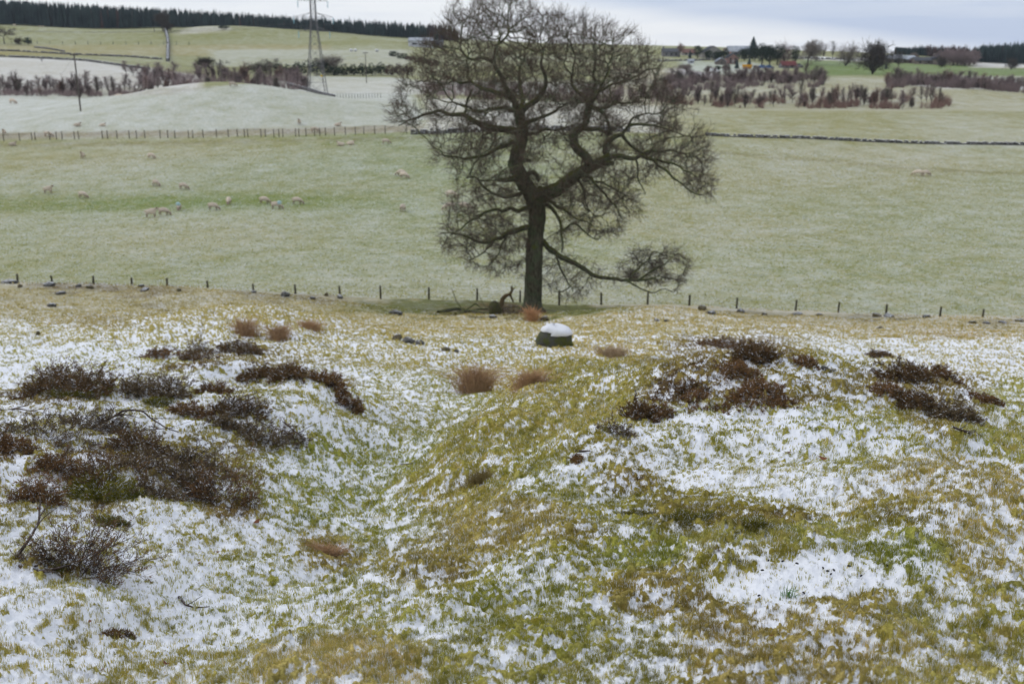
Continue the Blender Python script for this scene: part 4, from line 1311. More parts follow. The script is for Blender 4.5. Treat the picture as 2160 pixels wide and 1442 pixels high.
# ---- bands of bare young trees
protos = {}
for vi, (mm, nm) in enumerate(((M_BPU, 'p'), (M_BRU, 'r'), (M_BGR, 'g'))):
    for s in range(4):
        P0, P1, R0, R1 = bare_edges(500 + vi * 10 + s, 4.2, 2.1, 'birch' if s < 3 else 'bush')
        root = empty('birch_sapling', (0, 0, 0))
        V, F = prisms(P0[:9], P1[:9], np.maximum(R0[:9], .035), np.maximum(R1[:9], .025), 4)
        st = (R0 > .02)
        V, F = prisms(P0[st], P1[st], np.maximum(R0[st], .03), np.maximum(R1[st], .025), 4); mesh_np('trunk', V, F, M_BTR, root)
        V, F = prisms(P0[~st], P1[~st], np.maximum(R0[~st], .016), np.maximum(R1[~st], .011), 3); mesh_np('crown', V, F, mm, root)
        protos[(nm, s)] = root
used = set()
GL = {
    'left': ('slim bare birch sapling in the scrub band below the left hill', 'bare saplings in the left scrub band'),
    'mid': ('slim bare sapling in the thin rows behind the oak crown', 'bare saplings behind the oak crown'),
    'rback': ('slim bare sapling in the upper scrub row below the farm', 'bare saplings in the upper row below the farm'),
    'rfront': ('slim bare sapling in the lower scrub row below the farm', 'bare saplings in the lower row below the farm'),
    'rhedge': ('dense bare shrub in the purple thicket at the right edge', 'bare shrubs of the right purple thicket'),
}


def sap(px, Y, hpx, wpx, which, col):
    key = (col, rnd.randrange(4))
    p = protos[key]
    o = p if key not in used else copy_tree(p)
    used.add(key)
    b = gnd_y(px, Y, 190)
    m = Y / (CP * FPX)
    o.location = b
    o.rotation_euler = (rnd.gauss(0, .03), rnd.gauss(0, .03), rnd.uniform(0, 6.28))
    h = hpx * m / 4.2; w = max(wpx * m / 2.1, .4)
    o.scale = (w, w, h)
    tag(o, GL[which][0], 'sapling', GL[which][1])


for k in range(76):
    px = -30 + k * 9.1 + rnd.uniform(-4, 4)
    col = rnd.choice('pppgr' if px < 200 or px > 300 else 'ppg')
    if px < 420: Y = rnd.uniform(272, 300); h = rnd.uniform(22, 38)
    else: Y = rnd.uniform(300, 350); h = rnd.uniform(22, 34)
    if rnd.random() < .12: h *= 1.3
    sap(px, Y, h, h * rnd.uniform(.35, .6), 'left', col)
for k in range(24):
    px = rnd.uniform(250, 640)
    sap(px, rnd.uniform(335, 372), rnd.uniform(18, 30), rnd.uniform(12, 20), 'left', rnd.choice('ppr'))
for k in range(22):
    sap(rnd.uniform(960, 1400), rnd.uniform(275, 320), rnd.uniform(22, 34), rnd.uniform(10, 18), 'mid', rnd.choice('ppg'))
for k in range(60):
    px = 1405 + k * 5.6 + rnd.uniform(-3, 3)
    sap(px, rnd.uniform(335, 372), rnd.uniform(16, 30), rnd.uniform(12, 20), 'rback', rnd.choice('pppg'))
for k in range(68):
    px = 1390 + k * 8.9 + rnd.uniform(-6, 6)
    g = 1.25 if 1500 < px < 1560 or 1650 < px < 1730 or 1930 < px < 1990 else 1.0
    sap(px, rnd.uniform(258, 288), rnd.uniform(20, 40) * g, rnd.uniform(9, 20), 'rfront', rnd.choice('pprg'))
for k in range(44):
    px = 1870 + k * 8.4 + rnd.uniform(-4, 4)
    sap(px, rnd.uniform(318, 345), rnd.uniform(18, 34), rnd.uniform(14, 24), 'rhedge', rnd.choice('pprpg'))
for key in protos:
    if key not in used: sap(rnd.uniform(1880, 2100), 330, 24, 16, 'rhedge', 'p')


# ------------------------------------------------------------------ fences
def fence(name, posts, Y, label, hvis=None, wires=3, w=0.09, hgt=1.15, near=True):
    """posts: (px, top row or None)"""
    pts = []
    root = None
    for px, yt in posts:
        YY = Y(px) if callable(Y) else Y
        g = gnd_y(px, YY, yt or 290)
        top = row_to_z(px, yt, YY) if yt else g.z + hgt
        if near: top = max(top, g.z + .55)
        pts.append((g, top))
    root = empty(name, pts[0][0])
    o0 = root.location.copy()
    for g, top in pts:
        a = Acc()
        hh_ = top - g.z
        lx, ly = rnd.gauss(0, .02), rnd.gauss(0, .02)
        V, F = sweep([(0, 0, -.35), (lx * .3, ly * .3, hh_ * .4), (lx, ly, hh_)], [w * .55, w * .52, w * .48], 7, .1, rnd.randrange(999))
        a.add(V, F)
        p = a.build('post', M_POST, root, loc=g - o0)
    tops = [np.array((g.x, g.y, t)) for g, t in pts]
    for wi in range(wires):
        q = [t - np.array((0, .05, .07 + wi * .27)) - np.array(o0) for t in tops]
        P0, P1 = [], []
        for a, b in zip(q, q[1:]):
            md = (a + b) / 2 - np.array((0, 0, .02))
            P0 += [a, md]; P1 += [md, b]
        V, F = prisms(P0, P1, [.0028 if near else .005] * len(P0), [.0028 if near else .005] * len(P0), 3)
        mesh_np('wire', V, F, M_WIRE, root)
    return tag(root, label, 'fence')


NP_ = [(-140, 566), (-50, 572), (35, 578), (109, 584), (196, 588), (277, 590), (352, 594), (437, 597), (533, 600), (622, 600), (716, 603), (802, 603), (904, 606), (1006, 609),
       (1097, 613), (1180, 614), (1269, 617), (1367, 617), (1455, 622), (1555, 628), (1680, 633), (1770, 637), (1871, 642), (1985, 647), (2075, 652), (2170, 655), (2270, 658)]
fence('wire_fence', NP_, 66.5, 'wooden post and wire fence along the foot of the slope behind the oak', w=.14)
FP = [(x, None) for x in (-90, -60, -20, 7, 41, 67, 74, 105, 119, 131, 157, 166, 216, 227, 247, 273, 288, 306, 338, 354, 369, 398, 407, 429, 457, 482, 501, 516, 523, 551, 560, 578, 589, 597, 624, 631, 646, 664, 675, 687, 706, 729, 750, 768, 791, 813, 858)]
fence('wire_fence', FP, 189.0, 'distant post fence across the left pasture in front of the snowy knoll', w=.15, hgt=1.5, wires=2, near=False)
fence('wire_fence', [(x, None) for x in range(716, 812, 6)], 272.0, 'short far fence of close posts right of the pylon foot', w=.12, hgt=1.3, wires=1, near=False)
fence('wire_fence', [(x, None) for x in range(0, 420, 26)], 566.0, 'very faint fence across the upper left hillside', w=.25, hgt=1.7, wires=0, near=False)


# ------------------------------------------------------------------ dry stone walls
def stone_wall(path, label, h=0.9, stone=0.42, wid=.5, seed=1, mat=None):
    """path: list of (px, Y); laid as random stones"""
    r = random.Random(seed)
    P = [np.array(gnd_y(px, Y, 280)) for px, Y in path]
    acc = Acc()
    o0 = P[0].copy()
    for a, b in zip(P, P[1:]):
        L = np.linalg.norm((b - a)[:2]); n = max(1, int(L / stone))
        ang = math.atan2(b[1] - a[1], b[0] - a[0])
        rows = max(1, int(round(h / (stone * .62))))
        for i in range(n):
            p = a + (b - a) * ((i + .5) / n)
            z = h1(p[0], p[1])
            for k in range(rows):
                if k == rows - 1 and r.random() < .22: continue
                c = (p[0] - o0[0] + r.gauss(0, .04), p[1] - o0[1] + r.gauss(0, .04), z - o0[2] + (k + .4) * h / rows + r.gauss(0, .03))
                acc.box(c, (stone * r.uniform(.85, 1.15), wid * r.uniform(.7, 1.05), h / rows * r.uniform(.9, 1.2)), ang + r.gauss(0, .15), taper=r.uniform(.7, .95))
    o = acc.build('stone_wall', mat or M_STONE, None, loc=tuple(o0))
    return tag(o, label, 'stone wall')


stone_wall([(1488, 190), (1700, 189), (1900, 188), (2160, 187), (2420, 186)], 'long dry stone wall with snowy cope across the right pasture', .58, .40, seed=2)
stone_wall([(866, 188), (960, 189), (1100, 190), (1230, 190), (1330, 190)], 'dry stone wall seen through the branches of the oak', .95, .45, seed=3)
stone_wall([(372, 690), (369, 640), (372, 600), (372, 560), (370, 520), (368, 470)], 'snowy stone wall running straight up the left hillside', 1.7, 1.1, 1.6, seed=4)
stone_wall([(-60, 484), (75, 470), (200, 452), (330, 405)], 'dark stone wall along the top of the white field on the left', 1.0, .7, seed=5)
stone_wall([(-60, 520), (60, 516), (160, 506), (290, 492), (356, 484)], 'thin stone wall above the dark one on the left hillside', .9, .8, seed=6)
stone_wall([(95, 546), (130, 532), (158, 520)], 'short tumbled stone wall with snow on the left hillside', .9, .8, seed=7)
stone_wall([(612, 318), (640, 304), (668, 290), (710, 272)], 'dark wall running down to the foot of the pylon', 1.0, .6, seed=8)
stone_wall([(1380, 560), (1500, 575), (1690, 600), (1790, 600)], 'low wall along the hill under the farm skyline', 1.0, .9, seed=9)


def thicket(name, x0, x1, Ya, Yb, n, hpx, mat, label, seed, lo=.3):
    """low uncountable brush between the saplings"""
    r = np.random.RandomState(seed); n = int(n * 1.6)
    px = r.uniform(x0, x1, n); Y = r.uniform(Ya, Yb, n)
    cl = vnoise(px / 22.0, Y / 9.0, seed) + .5
    k = cl > lo; px, Y = px[k], Y[k]; n = len(px)
    x = np.array([pix(a, 180, b).x for a, b in zip(px, Y)]); z = H(x, Y)
    m = Y / (CP * FPX)
    per = 13
    x = np.repeat(x, per); Y = np.repeat(Y, per); z = np.repeat(z, per); hh_ = np.repeat(hpx * m * r.uniform(.4, 1.1, n), per) * r.uniform(.5, 1, n * per)
    P0 = np.stack([x + r.normal(0, .15, n * per), Y + r.normal(0, .15, n * per), z - .1], 1)
    P1 = P0 + np.stack([r.normal(0, .28, n * per) * hh_, r.normal(0, .28, n * per) * hh_, hh_], 1)
    V, F = prisms(P0, P1, np.full(n * per, .022), np.full(n * per, .009), 3)
    return tag(mesh_np(name, V, F, mat), label, 'scrub', kind='stuff')


thicket('scrub', -60, 300, 276, 300, 500, 14, M_BPU, 'low purple brush under the left saplings', 1)
thicket('scrub', 300, 650, 300, 360, 900, 18, M_BPU, 'low purple brush on the slope behind the knoll', 2, .35)
thicket('scrub', 880, 1420, 272, 330, 700, 22, M_BPU, 'low purple brush behind the oak crown', 3, .45)
thicket('scrub', 1400, 1740, 330, 372, 1100, 16, M_BPU, 'low brush under the upper sapling row below the farm', 4, .4)
thicket('scrub', 1390, 2010, 258, 288, 1100, 18, M_BRU, 'low russet brush under the lower sapling row below the farm', 5, .5)
thicket('scrub', 1870, 2400, 318, 345, 1600, 24, M_BPU, 'low purple brush filling the thicket at the right edge', 6, .3)


# ------------------------------------------------------------------ poles and the pylon
def pole(px, ytop, ybot, Y, label, w=.3, cross=False, lean=0.0, mat=None, arm=1.6):
    g = gnd_y(px, Y, ybot); h = row_to_z(px, ytop, Y) - g.z
    root = empty('utility_pole', g)
    V, F = sweep([(0, 0, -.3), (lean * h * .5, 0, h * .5), (lean * h, 0, h)], [w * .5, w * .45, w * .38], 8)
    mesh_np('pole_shaft', V, F, mat or M_POLE, root)
    if cross:
        a = Acc().box((lean * h, 0, h - .35), (arm, .14, .16), .5)
        a.build('crossarm', mat or M_POLE, root)
        for sx in (-.45, 0, .45):
            V, F = sweep([(lean * h + sx * arm * math.cos(.5), sx * arm * math.sin(.5), h - .25 + k * .1) for k in range(4)], [.05, .08, .08, .03], 6)
            mesh_np('insulator', V, F, M_STEEL, root)
    return tag(root, label, 'pole'), g, h


pA, gA, hA = pole(169, 113, 223, 214, 'tall wooden power pole standing in the snowy pasture left of the knoll', .34, True)
pB, gB, hB = pole(92, 124, 160, 440, 'small distant pole on the white field left of the tall power pole', .35, True)
pole(468, 126, 180, 255, 'grey pole standing behind the top of the snowy knoll', .30)
pole(327, 56, 82, 640, 'thin pole in front of the conifers near the wall top', .4, True)
pole(651, 141, 198, 300, 'pale yellowish pole just left of the pylon legs', .28, mat=simple('pale_pole', (.22, .20, .14), (.16, .14, .1), 2.0))
pole(773, 110, 171, 345, 'pale pole in front of the dark hedge right of the pylon', .30, True)
pole(358, 118, 140, 500, 'thin pole just left of the hillside wall', .35)
pole(571, 112, 130, 560, 'faint pole on the hillside left of the pylon', .4)
pole(1500, 0 + 150, 166, 470, 'short pole by the farm track', .25)


def line_wire(pts, r, name, label):
    P0, P1 = [], []
    for a, b in zip(pts, pts[1:]):
        prev = None
        for k in range(17):
            t = k / 16; p = a.lerp(b, t) - Vector((0, 0, (b - a).length * .022 * 4 * t * (1 - t)))
            if prev is not None: P0.append(prev); P1.append(p)
            prev = p
    V, F = prisms([tuple(p) for p in P0], [tuple(p) for p in P1], [r] * len(P0), [r] * len(P0), 3)
    return tag(mesh_np(name, V, F, M_WIRE), label, 'wire')


def pylon():
    Y = 262.0
    g = gnd_y(670, Y, 205)
    m = Y / (CP * FPX)
    def zr(row): return row_to_z(672, row, Y) - g.z
    root = empty('lattice_pylon', g, 0.35)
    hb = [(0, 3.9), (zr(160), 2.9), (zr(100), 2.05), (zr(66), 1.45), (zr(36), 1.05), (zr(0), .95), (zr(-60), .6), (zr(-75), .1)]

    def half(z):
        return float(np.interp(z, [a for a, b in hb], [b / 1 for a, b in hb])) * .62
    P0, P1, R = [], [], []
    def seg(a, b, r): P0.append(a); P1.append(b); R.append(r)
    tops = hb[-1][0]
    legs = [[], [], [], []]
    zz = [0.0]
    while zz[-1] < tops - .6: zz.append(zz[-1] + max(1.1, half(zz[-1]) * 1.6))
    zz[-1] = tops
    cs = ((1, 1), (-1, 1), (-1, -1), (1, -1))
    for a, b in zip(zz, zz[1:]):
        for k in range(4):
            c, d = cs[k], cs[(k + 1) % 4]
            A = (c[0] * half(a), c[1] * half(a), a); B = (c[0] * half(b), c[1] * half(b), b)
            A2 = (d[0] * half(a), d[1] * half(a), a); B2 = (d[0] * half(b), d[1] * half(b), b)
            legs[k].append((A, B))
            seg(A, B2, .032); seg(A2, B, .032); seg(B, B2, .03)
    for k in range(4):
        V, F = prisms([a for a, b in legs[k]], [b for a, b in legs[k]], [.10] * len(legs[k]), [.09] * len(legs[k]), 4)
        mesh_np('leg', V, F, M_STEEL, root)
        V, F = sweep([(cs[k][0] * 3.9 * .62, cs[k][1] * 3.9 * .62, z) for z in (-.5, .3)], [.35, .3], 8); mesh_np('footing', V, F, M_STONE, root)
    V, F = prisms(P0, P1, R, R, 3); mesh_np('bracing', V, F, M_STEEL, root)
    arms = []
    for row, ln in ((36, 4.9), (2, 3.7), (66, 3.9), (-45, 2.6)):
        z = zr(row)
        for s in (-1, 1):
            P, Q = [], []
            tip = (s * ln, 0, z)
            h0 = half(z)
            for cy in (-1, 1):
                P += [(s * h0, cy * h0, z), (s * h0, cy * h0, z + 1.0)]; Q += [tip, tip]
                P.append((s * h0, cy * h0, z + 1.0)); Q.append((s * (h0 + ln) / 2, cy * h0 * .5, z))
                P.append((s * (h0 + ln) / 2, cy * h0 * .5, z)); Q.append((s * (h0 + (ln - h0) * .35), cy * h0 * .65, z + .65))
            V, F = prisms(P, Q, [.04] * len(P), [.035] * len(P), 3)
            a = mesh_np('crossarm', V, F, M_STEEL, root)
            V, F = sweep([(tip[0], tip[1], tip[2] - .1 - k * .19) for k in range(9)], [.05 if k % 2 else .13 for k in range(9)], 7)
            mesh_np('insulator', V, F, M_GLASS, a)
            arms.append(Vector((tip[0], tip[1], tip[2] - 1.65)))
    mesh_np('warning_plate', *Acc().box((0.9, -half(3.5) - .12, zr(160)), (.5, .03, .5)).V, np.array([(0, 1, 5, 4), (2, 3, 7, 6), (4, 5, 6, 7), (0, 3, 2, 1), (1, 2, 6, 5), (0, 4, 7, 3)]), simple('yellow_plate', (.65, .45, .03), None, 2.0), root)
    tag(root, 'tall steel lattice pylon with glass insulators behind the pasture', 'pylon')
    return g, arms


pyg, pya = pylon()
c35, s35 = math.cos(.35), math.sin(.35)
for a, lab in zip(pya[:2], ('long overhead wire from the left arm of the pylon across the conifers', 'long overhead wire from the right arm of the pylon across the conifers')):
    w = pyg + Vector((a.x * c35 - a.y * s35, a.x * s35 + a.y * c35, a.z))
    line_wire([w, w + Vector((-210, 90, 9))], .03, 'overhead_wire', lab)
tA = gA + Vector((0, 0, hA - .05))
line_wire([gB + Vector((0, 0, hB)), tA, gnd_y(468, 255, 180) + Vector((0, 0, 6.6))], .018, 'overhead_wire', 'thin overhead wire running over the tall wooden power pole')


# ------------------------------------------------------------------ the farm and other far buildings
M_WHW = simple('white_render', (.34, .33, .32), (.28, .27, .26), .5)
M_PINK = simple('pink_render', (.30, .19, .165), (.26, .165, .145), .5)
M_GREYW = simple('grey_wall', (.20, .20, .21), (.15, .15, .16), .6)
M_SLATE = simple('slate_roof', (.075, .08, .09), (.055, .06, .07), .8)
M_SNR = simple('snowy_roof', (.36, .39, .44), (.26, .29, .33), .5)
M_REDR = simple('red_roof', (.15, .08, .065), (.12, .07, .06), .8)
M_DRED = simple('dark_red_metal', (.12, .03, .03), (.08, .025, .025), .5)
M_WIN = simple('dark_window', (.02, .025, .03), None, 1.0, rough=.2, spec=.5)
M_BRWALL = simple('field_stone', (.19, .16, .14), (.11, .10, .09), .9)
M_YEL = simple('yellow_paint', (.75, .38, .02), (.65, .32, .02), 1.0)
M_BLU = simple('blue_paint', (.10, .18, .36), (.08, .15, .3), 1.0)
M_WPAINT = simple('white_paint', (.72, .73, .75), None, 1.0, rough=.4, spec=.5)
M_TYRE = simple('tyre', (.02, .02, .02), None, 1.0)
M_CONC = simple('pale_cladding', (.48, .50, .55), (.40, .42, .48), .5)


def building(px0, px1, ytop, ybot, Y, wall, roof, label, name='farm_building', depth=7.0, rf=.42, gable=False, chim=0, wins=(), door=None, cat='building', rz=0.0):
    c = gnd_y((px0 + px1) / 2, Y, ybot); m = Y / (CP * FPX)
    w = (px1 - px0) * m
    H_ = row_to_z((px0 + px1) / 2, ytop, Y) - c.z
    H_ = max(H_, (ybot - ytop) * m)
    hr = H_ * rf; hw = H_ - hr
    root = empty(name, c, rz)
    d = depth
    a = Acc()
    x, y = w / 2, d / 2
    if gable:      # gable faces the camera
        V = [(-x, -y, -1.5), (x, -y, -1.5), (x, y, -1.5), (-x, y, -1.5), (-x, -y, hw), (x, -y, hw), (x, y, hw), (-x, y, hw), (0, -y, H_), (0, y, H_)]
        a.add(V, [(0, 1, 5, 4), (1, 2, 6, 5), (2, 3, 7, 6), (3, 0, 4, 7)]).add(V, [(4, 5, 8), (6, 7, 9)])
        o = .35
        R_ = [(-x - o, -y - o, hw - o * hr / x), (0, -y - o, H_ + .05), (0, y + o, H_ + .05), (-x - o, y + o, hw - o * hr / x), (x + o, -y - o, hw - o * hr / x), (x + o, y + o, hw - o * hr / x)]
    else:
        V = [(-x, -y, -1.5), (x, -y, -1.5), (x, y, -1.5), (-x, y, -1.5), (-x, -y, hw), (x, -y, hw), (x, y, hw), (-x, y, hw), (-x, 0, H_), (x, 0, H_)]
        a.add(V, [(0, 1, 5, 4), (1, 2, 6, 5), (2, 3, 7, 6), (3, 0, 4, 7)]).add(V, [(5, 6, 9), (7, 4, 8)])
        o = .3
        R_ = [(-x - o, -y - o, hw - o * hr / y), (-x - o, 0, H_ + .05), (x + o, 0, H_ + .05), (x + o, -y - o, hw - o * hr / y), (-x - o, y + o, hw - o * hr / y), (x + o, y + o, hw - o * hr / y)]
        R_ = [R_[0], R_[1], R_[2], R_[3], R_[4], R_[5]]
    a.build('wall', wall, root)
    rv = np.array(R_); t = np.array((0, 0, .22))
    rb = Acc()
    fs = [(0, 1, 2, 3), (1, 4, 5, 2)] if not gable else [(0, 1, 2, 3), (1, 4, 5, 2)]
    rb.add(np.concatenate([rv, rv + t]), [fs[0], fs[1], tuple(i + 6 for i in fs[0]), tuple(i + 6 for i in fs[1])] + ([(0, 1, 7, 6), (1, 4, 10, 7), (0, 3, 9, 6), (4, 5, 11, 10)]))
    ro = rb.build('roof', roof, root)
    for k in range(chim):
        sx = (-1, 1)[k] * (x - .6) if not gable else 0
        Acc().box((sx, (0 if not gable else (y - .5)), H_ + .5), (.9, .7, 1.5)).build('chimney', wall, ro)
    for (fx, fz, fw, fh) in wins:
        Acc().box((fx * x, -y - .03, fz * hw), (fw, .12, fh)).build('window', M_WIN, root)
    if door:
        fx, fw, fh, mt = door
        Acc().box((fx * x, -y - .04, fh / 2), (fw, .12, fh)).build('door', mt, root)
    return tag(root, label, cat)


building(1480, 1520, 98, 116, 600, M_WHW, M_SLATE, 'gabled barn with dark roof and pale walls on the farm skyline', depth=14, rf=.55, gable=True, wins=((-.5, .4, 1.2, 1.2), (.5, .4, 1.2, 1.2)))
building(1536, 1592, 98, 110, 632, M_GREYW, M_SNR, 'long low farm shed with a pale frosted roof on the skyline', depth=10, rf=.6, wins=((-.5, .5, 2, .8), (.4, .5, 2, .8)))
building(1532, 1553, 116, 134, 540, M_PINK, M_SLATE, 'pink rendered farmhouse with a dark roof below the long shed', 'farmhouse', depth=8, rf=.38, gable=True, chim=1, wins=((-.45, .75, .8, 1.1), (.45, .75, .8, 1.1), (-.45, .3, .8, 1.1), (.45, .3, .8, 1.1)), door=(0, .9, 1.9, M_WHW), cat='house')
building(1510, 1529, 123, 134, 535, M_BRWALL, M_SNR, 'small outbuilding with a snowy roof left of the pink farmhouse', depth=5, rf=.5, gable=True, wins=((0, .5, .7, .7),))
building(1398, 1430, 103, 117, 610, M_GREYW, M_SLATE, 'low grey house with a dark roof at the left end of the farm', 'farmhouse', depth=7, rf=.45, chim=2, wins=((-.6, .5, 1, 1), (0, .5, 1, 1), (.6, .5, 1, 1)), cat='house')
building(1438, 1464, 105, 116, 625, M_WHW, M_REDR, 'low building with a red roof behind the left farm lawn', depth=7, rf=.6, wins=((-.4, .5, 1, .8), (.4, .5, 1, .8)))
building(1451, 1462, 136, 143, 545, M_CONC, M_SNR, 'tiny pale shed on the frosty lawn left of the farm', 'garden_shed', depth=3, rf=.4, wins=((0, .5, .7, .6),), cat='shed')
building(1646, 1674, 147, 159, 495, M_GREYW, M_DRED, 'dark red roofed shed at the foot of the narrow evergreen', depth=7, rf=.62, wins=((-.3, .5, 1.2, .7), (.4, .5, 1.2, .7)))
building(1866, 1900, 120, 134, 600, M_BRWALL, M_SNR, 'left range of the long stone farm with a pale roof', depth=8, rf=.5, door=(.1, 2.2, 2.4, M_WIN))
building(1900, 1926, 121, 134, 604, M_BRWALL, M_SNR, 'middle range of the long stone farm behind a red door', depth=8, rf=.5, door=(.4, 3.2, 2.6, M_DRED))
building(1926, 1966, 123, 135, 598, M_BRWALL, M_SLATE, 'right range of the long stone farm with a dark roof', depth=8, rf=.5, wins=((-.5, .5, .9, .9), (.3, .5, .9, .9)))
building(1967, 1982, 118, 135, 594, M_BRWALL, M_SLATE, 'narrow stone farmhouse with a gable chimney beside the copse', 'farmhouse', depth=8, rf=.35, gable=True, chim=1, wins=((-.4, .7, .8, 1), (.4, .7, .8, 1)), cat='house')
building(866, 912, 92, 108, 600, M_CONC, M_SNR, 'long pale farm shed seen through the upper left twigs of the oak', depth=12, rf=.35, wins=((-.5, .5, 2.4, .8), (.3, .5, 2.4, .8)))
building(912, 934, 95, 108, 604, M_GREYW, M_SLATE, 'dark blue grey shed joined to the long pale shed behind the oak', depth=12, rf=.35, door=(0, 3, 3, M_WIN))


def vehicle(px, py, Y, L, Wd, Hh, mat, label, cat='van', name='parked_van', van=True, rz=0.0):
    g = gnd_y(px, Y, py); root = empty(name, g, rz)
    # side profile extruded across the width
    if van: prof = [(-.5, .12), (-.5, .95), (-.47, 1), (.12, 1), (.28, .62), (.48, .5), (.5, .3), (.5, .12)]
    else: prof = [(-.5, .12), (-.5, .52), (-.36, .58), (-.25, 1), (.14, 1), (.28, .6), (.48, .5), (.5, .3), (.5, .12)]
    n = len(prof); V = []
    for s in (-1, 1):
        for a, b in prof: V.append((a * L, s * Wd / 2 * (.88 if b > .6 else 1), b * Hh))
    F = [(i, (i + 1) % n, n + (i + 1) % n, n + i) for i in range(n)]
    acc = Acc().add(V, F)
    for off in (0, n):
        c = len(V); acc.add(np.array(V + [(0, (-1 if off == 0 else 1) * Wd / 2 * .95, Hh * .5)]), [(off + i, off + (i + 1) % n, c) for i in range(n)])
    acc.build('body', mat, root)
    for sx in (-.32, .32):
        for s in (-1, 1):
            V, F = sweep([(sx * L, s * Wd * .38, .32), (sx * L, s * Wd * .51, .32)], [.33, .33], 12); mesh_np('wheel', V, F, M_TYRE, root)
    for s in (-1, 1):
        Acc().box((.0 * L, s * Wd * .462, Hh * .78), (L * .26, .06, Hh * .22)).build('side_window', M_WIN, root)
    return tag(root, label, cat)


vehicle(1507, 165, 462, 4.4, 1.9, 2.0, M_WPAINT, 'white van parked where the farm track ends', rz=.1)
vehicle(1607, 158, 492, 4.6, 1.8, 1.5, M_BLU, 'left blue car parked at the foot of the big farm clump', 'car', 'parked_car', False, .15)
vehicle(1621, 158, 490, 4.4, 1.8, 1.5, M_BLU, 'right blue car parked at the foot of the big farm clump', 'car', 'parked_car', False, -.1)
vehicle(1682, 157, 494, 4.6, 1.9, 2.0, M_GREYW, 'grey blue van parked right of the dark red shed', rz=.2)
# yellow skip
g = gnd_y(1575, 488, 159); root = empty('skip_container', g, .05)
m_ = 488 / (CP * FPX)
a = Acc(); L_, W_, H_ = 18 * m_, 2.2, 8 * m_
V = [(-L_ * .38, -W_ / 2, .1), (L_ * .38, -W_ / 2, .1), (L_ * .38, W_ / 2, .1), (-L_ * .38, W_ / 2, .1), (-L_ / 2, -W_ / 2, H_), (L_ / 2, -W_ / 2, H_), (L_ / 2, W_ / 2, H_), (-L_ / 2, W_ / 2, H_)]
a.add(V, [(3, 2, 1, 0), (0, 1, 5, 4), (1, 2, 6, 5), (2, 3, 7, 6), (3, 0, 4, 7)]); a.build('bin', M_YEL, root)
a = Acc()
for s in (-1, 1): a.box((0, s * W_ / 2, H_), (L_ + .1, .12, .14)).box((s * L_ / 2, 0, H_ + .002), (.12, W_ - .14, .14))
a.build('rim', M_YEL, root)
for sx in (-.25, 0, .25): Acc().box((sx * L_, -W_ / 2 - .05, H_ * .5), (.12, .08, H_ * .8)).build('rib', M_YEL, root)
tag(root, 'bright yellow skip in front of the two farm conifers', 'skip')
# track
def strip_path(pts, w, mat, name):
    V, F = [], []
    P = [gnd_y(px, Y, 160) for px, Y in pts]
    Q = []
    for a, b in zip(P, P[1:]):
        for k in range(8): Q.append(a.lerp(b, k / 8))
    for i, q in enumerate(Q):
        d = (Q[min(i + 1, len(Q) - 1)] - Q[max(i - 1, 0)]); nrm = Vector((-d.y, d.x, 0)).normalized() * w / 2
        for s in (-1, 1):
            p = q + nrm * s; V.append((p.x, p.y, h1(p.x, p.y) + .12))
    for i in range(len(Q) - 1): F.append((2 * i, 2 * i + 1, 2 * i + 3, 2 * i + 2))
    return tag(mesh_np(name, V, F, mat), kind='structure')


strip_path([(1405, 498), (1425, 505), (1450, 480), (1480, 462), (1502, 448), (1530, 436)], 5, simple('frosty_track', (.42, .40, .40), (.34, .31, .30), .5), 'track')


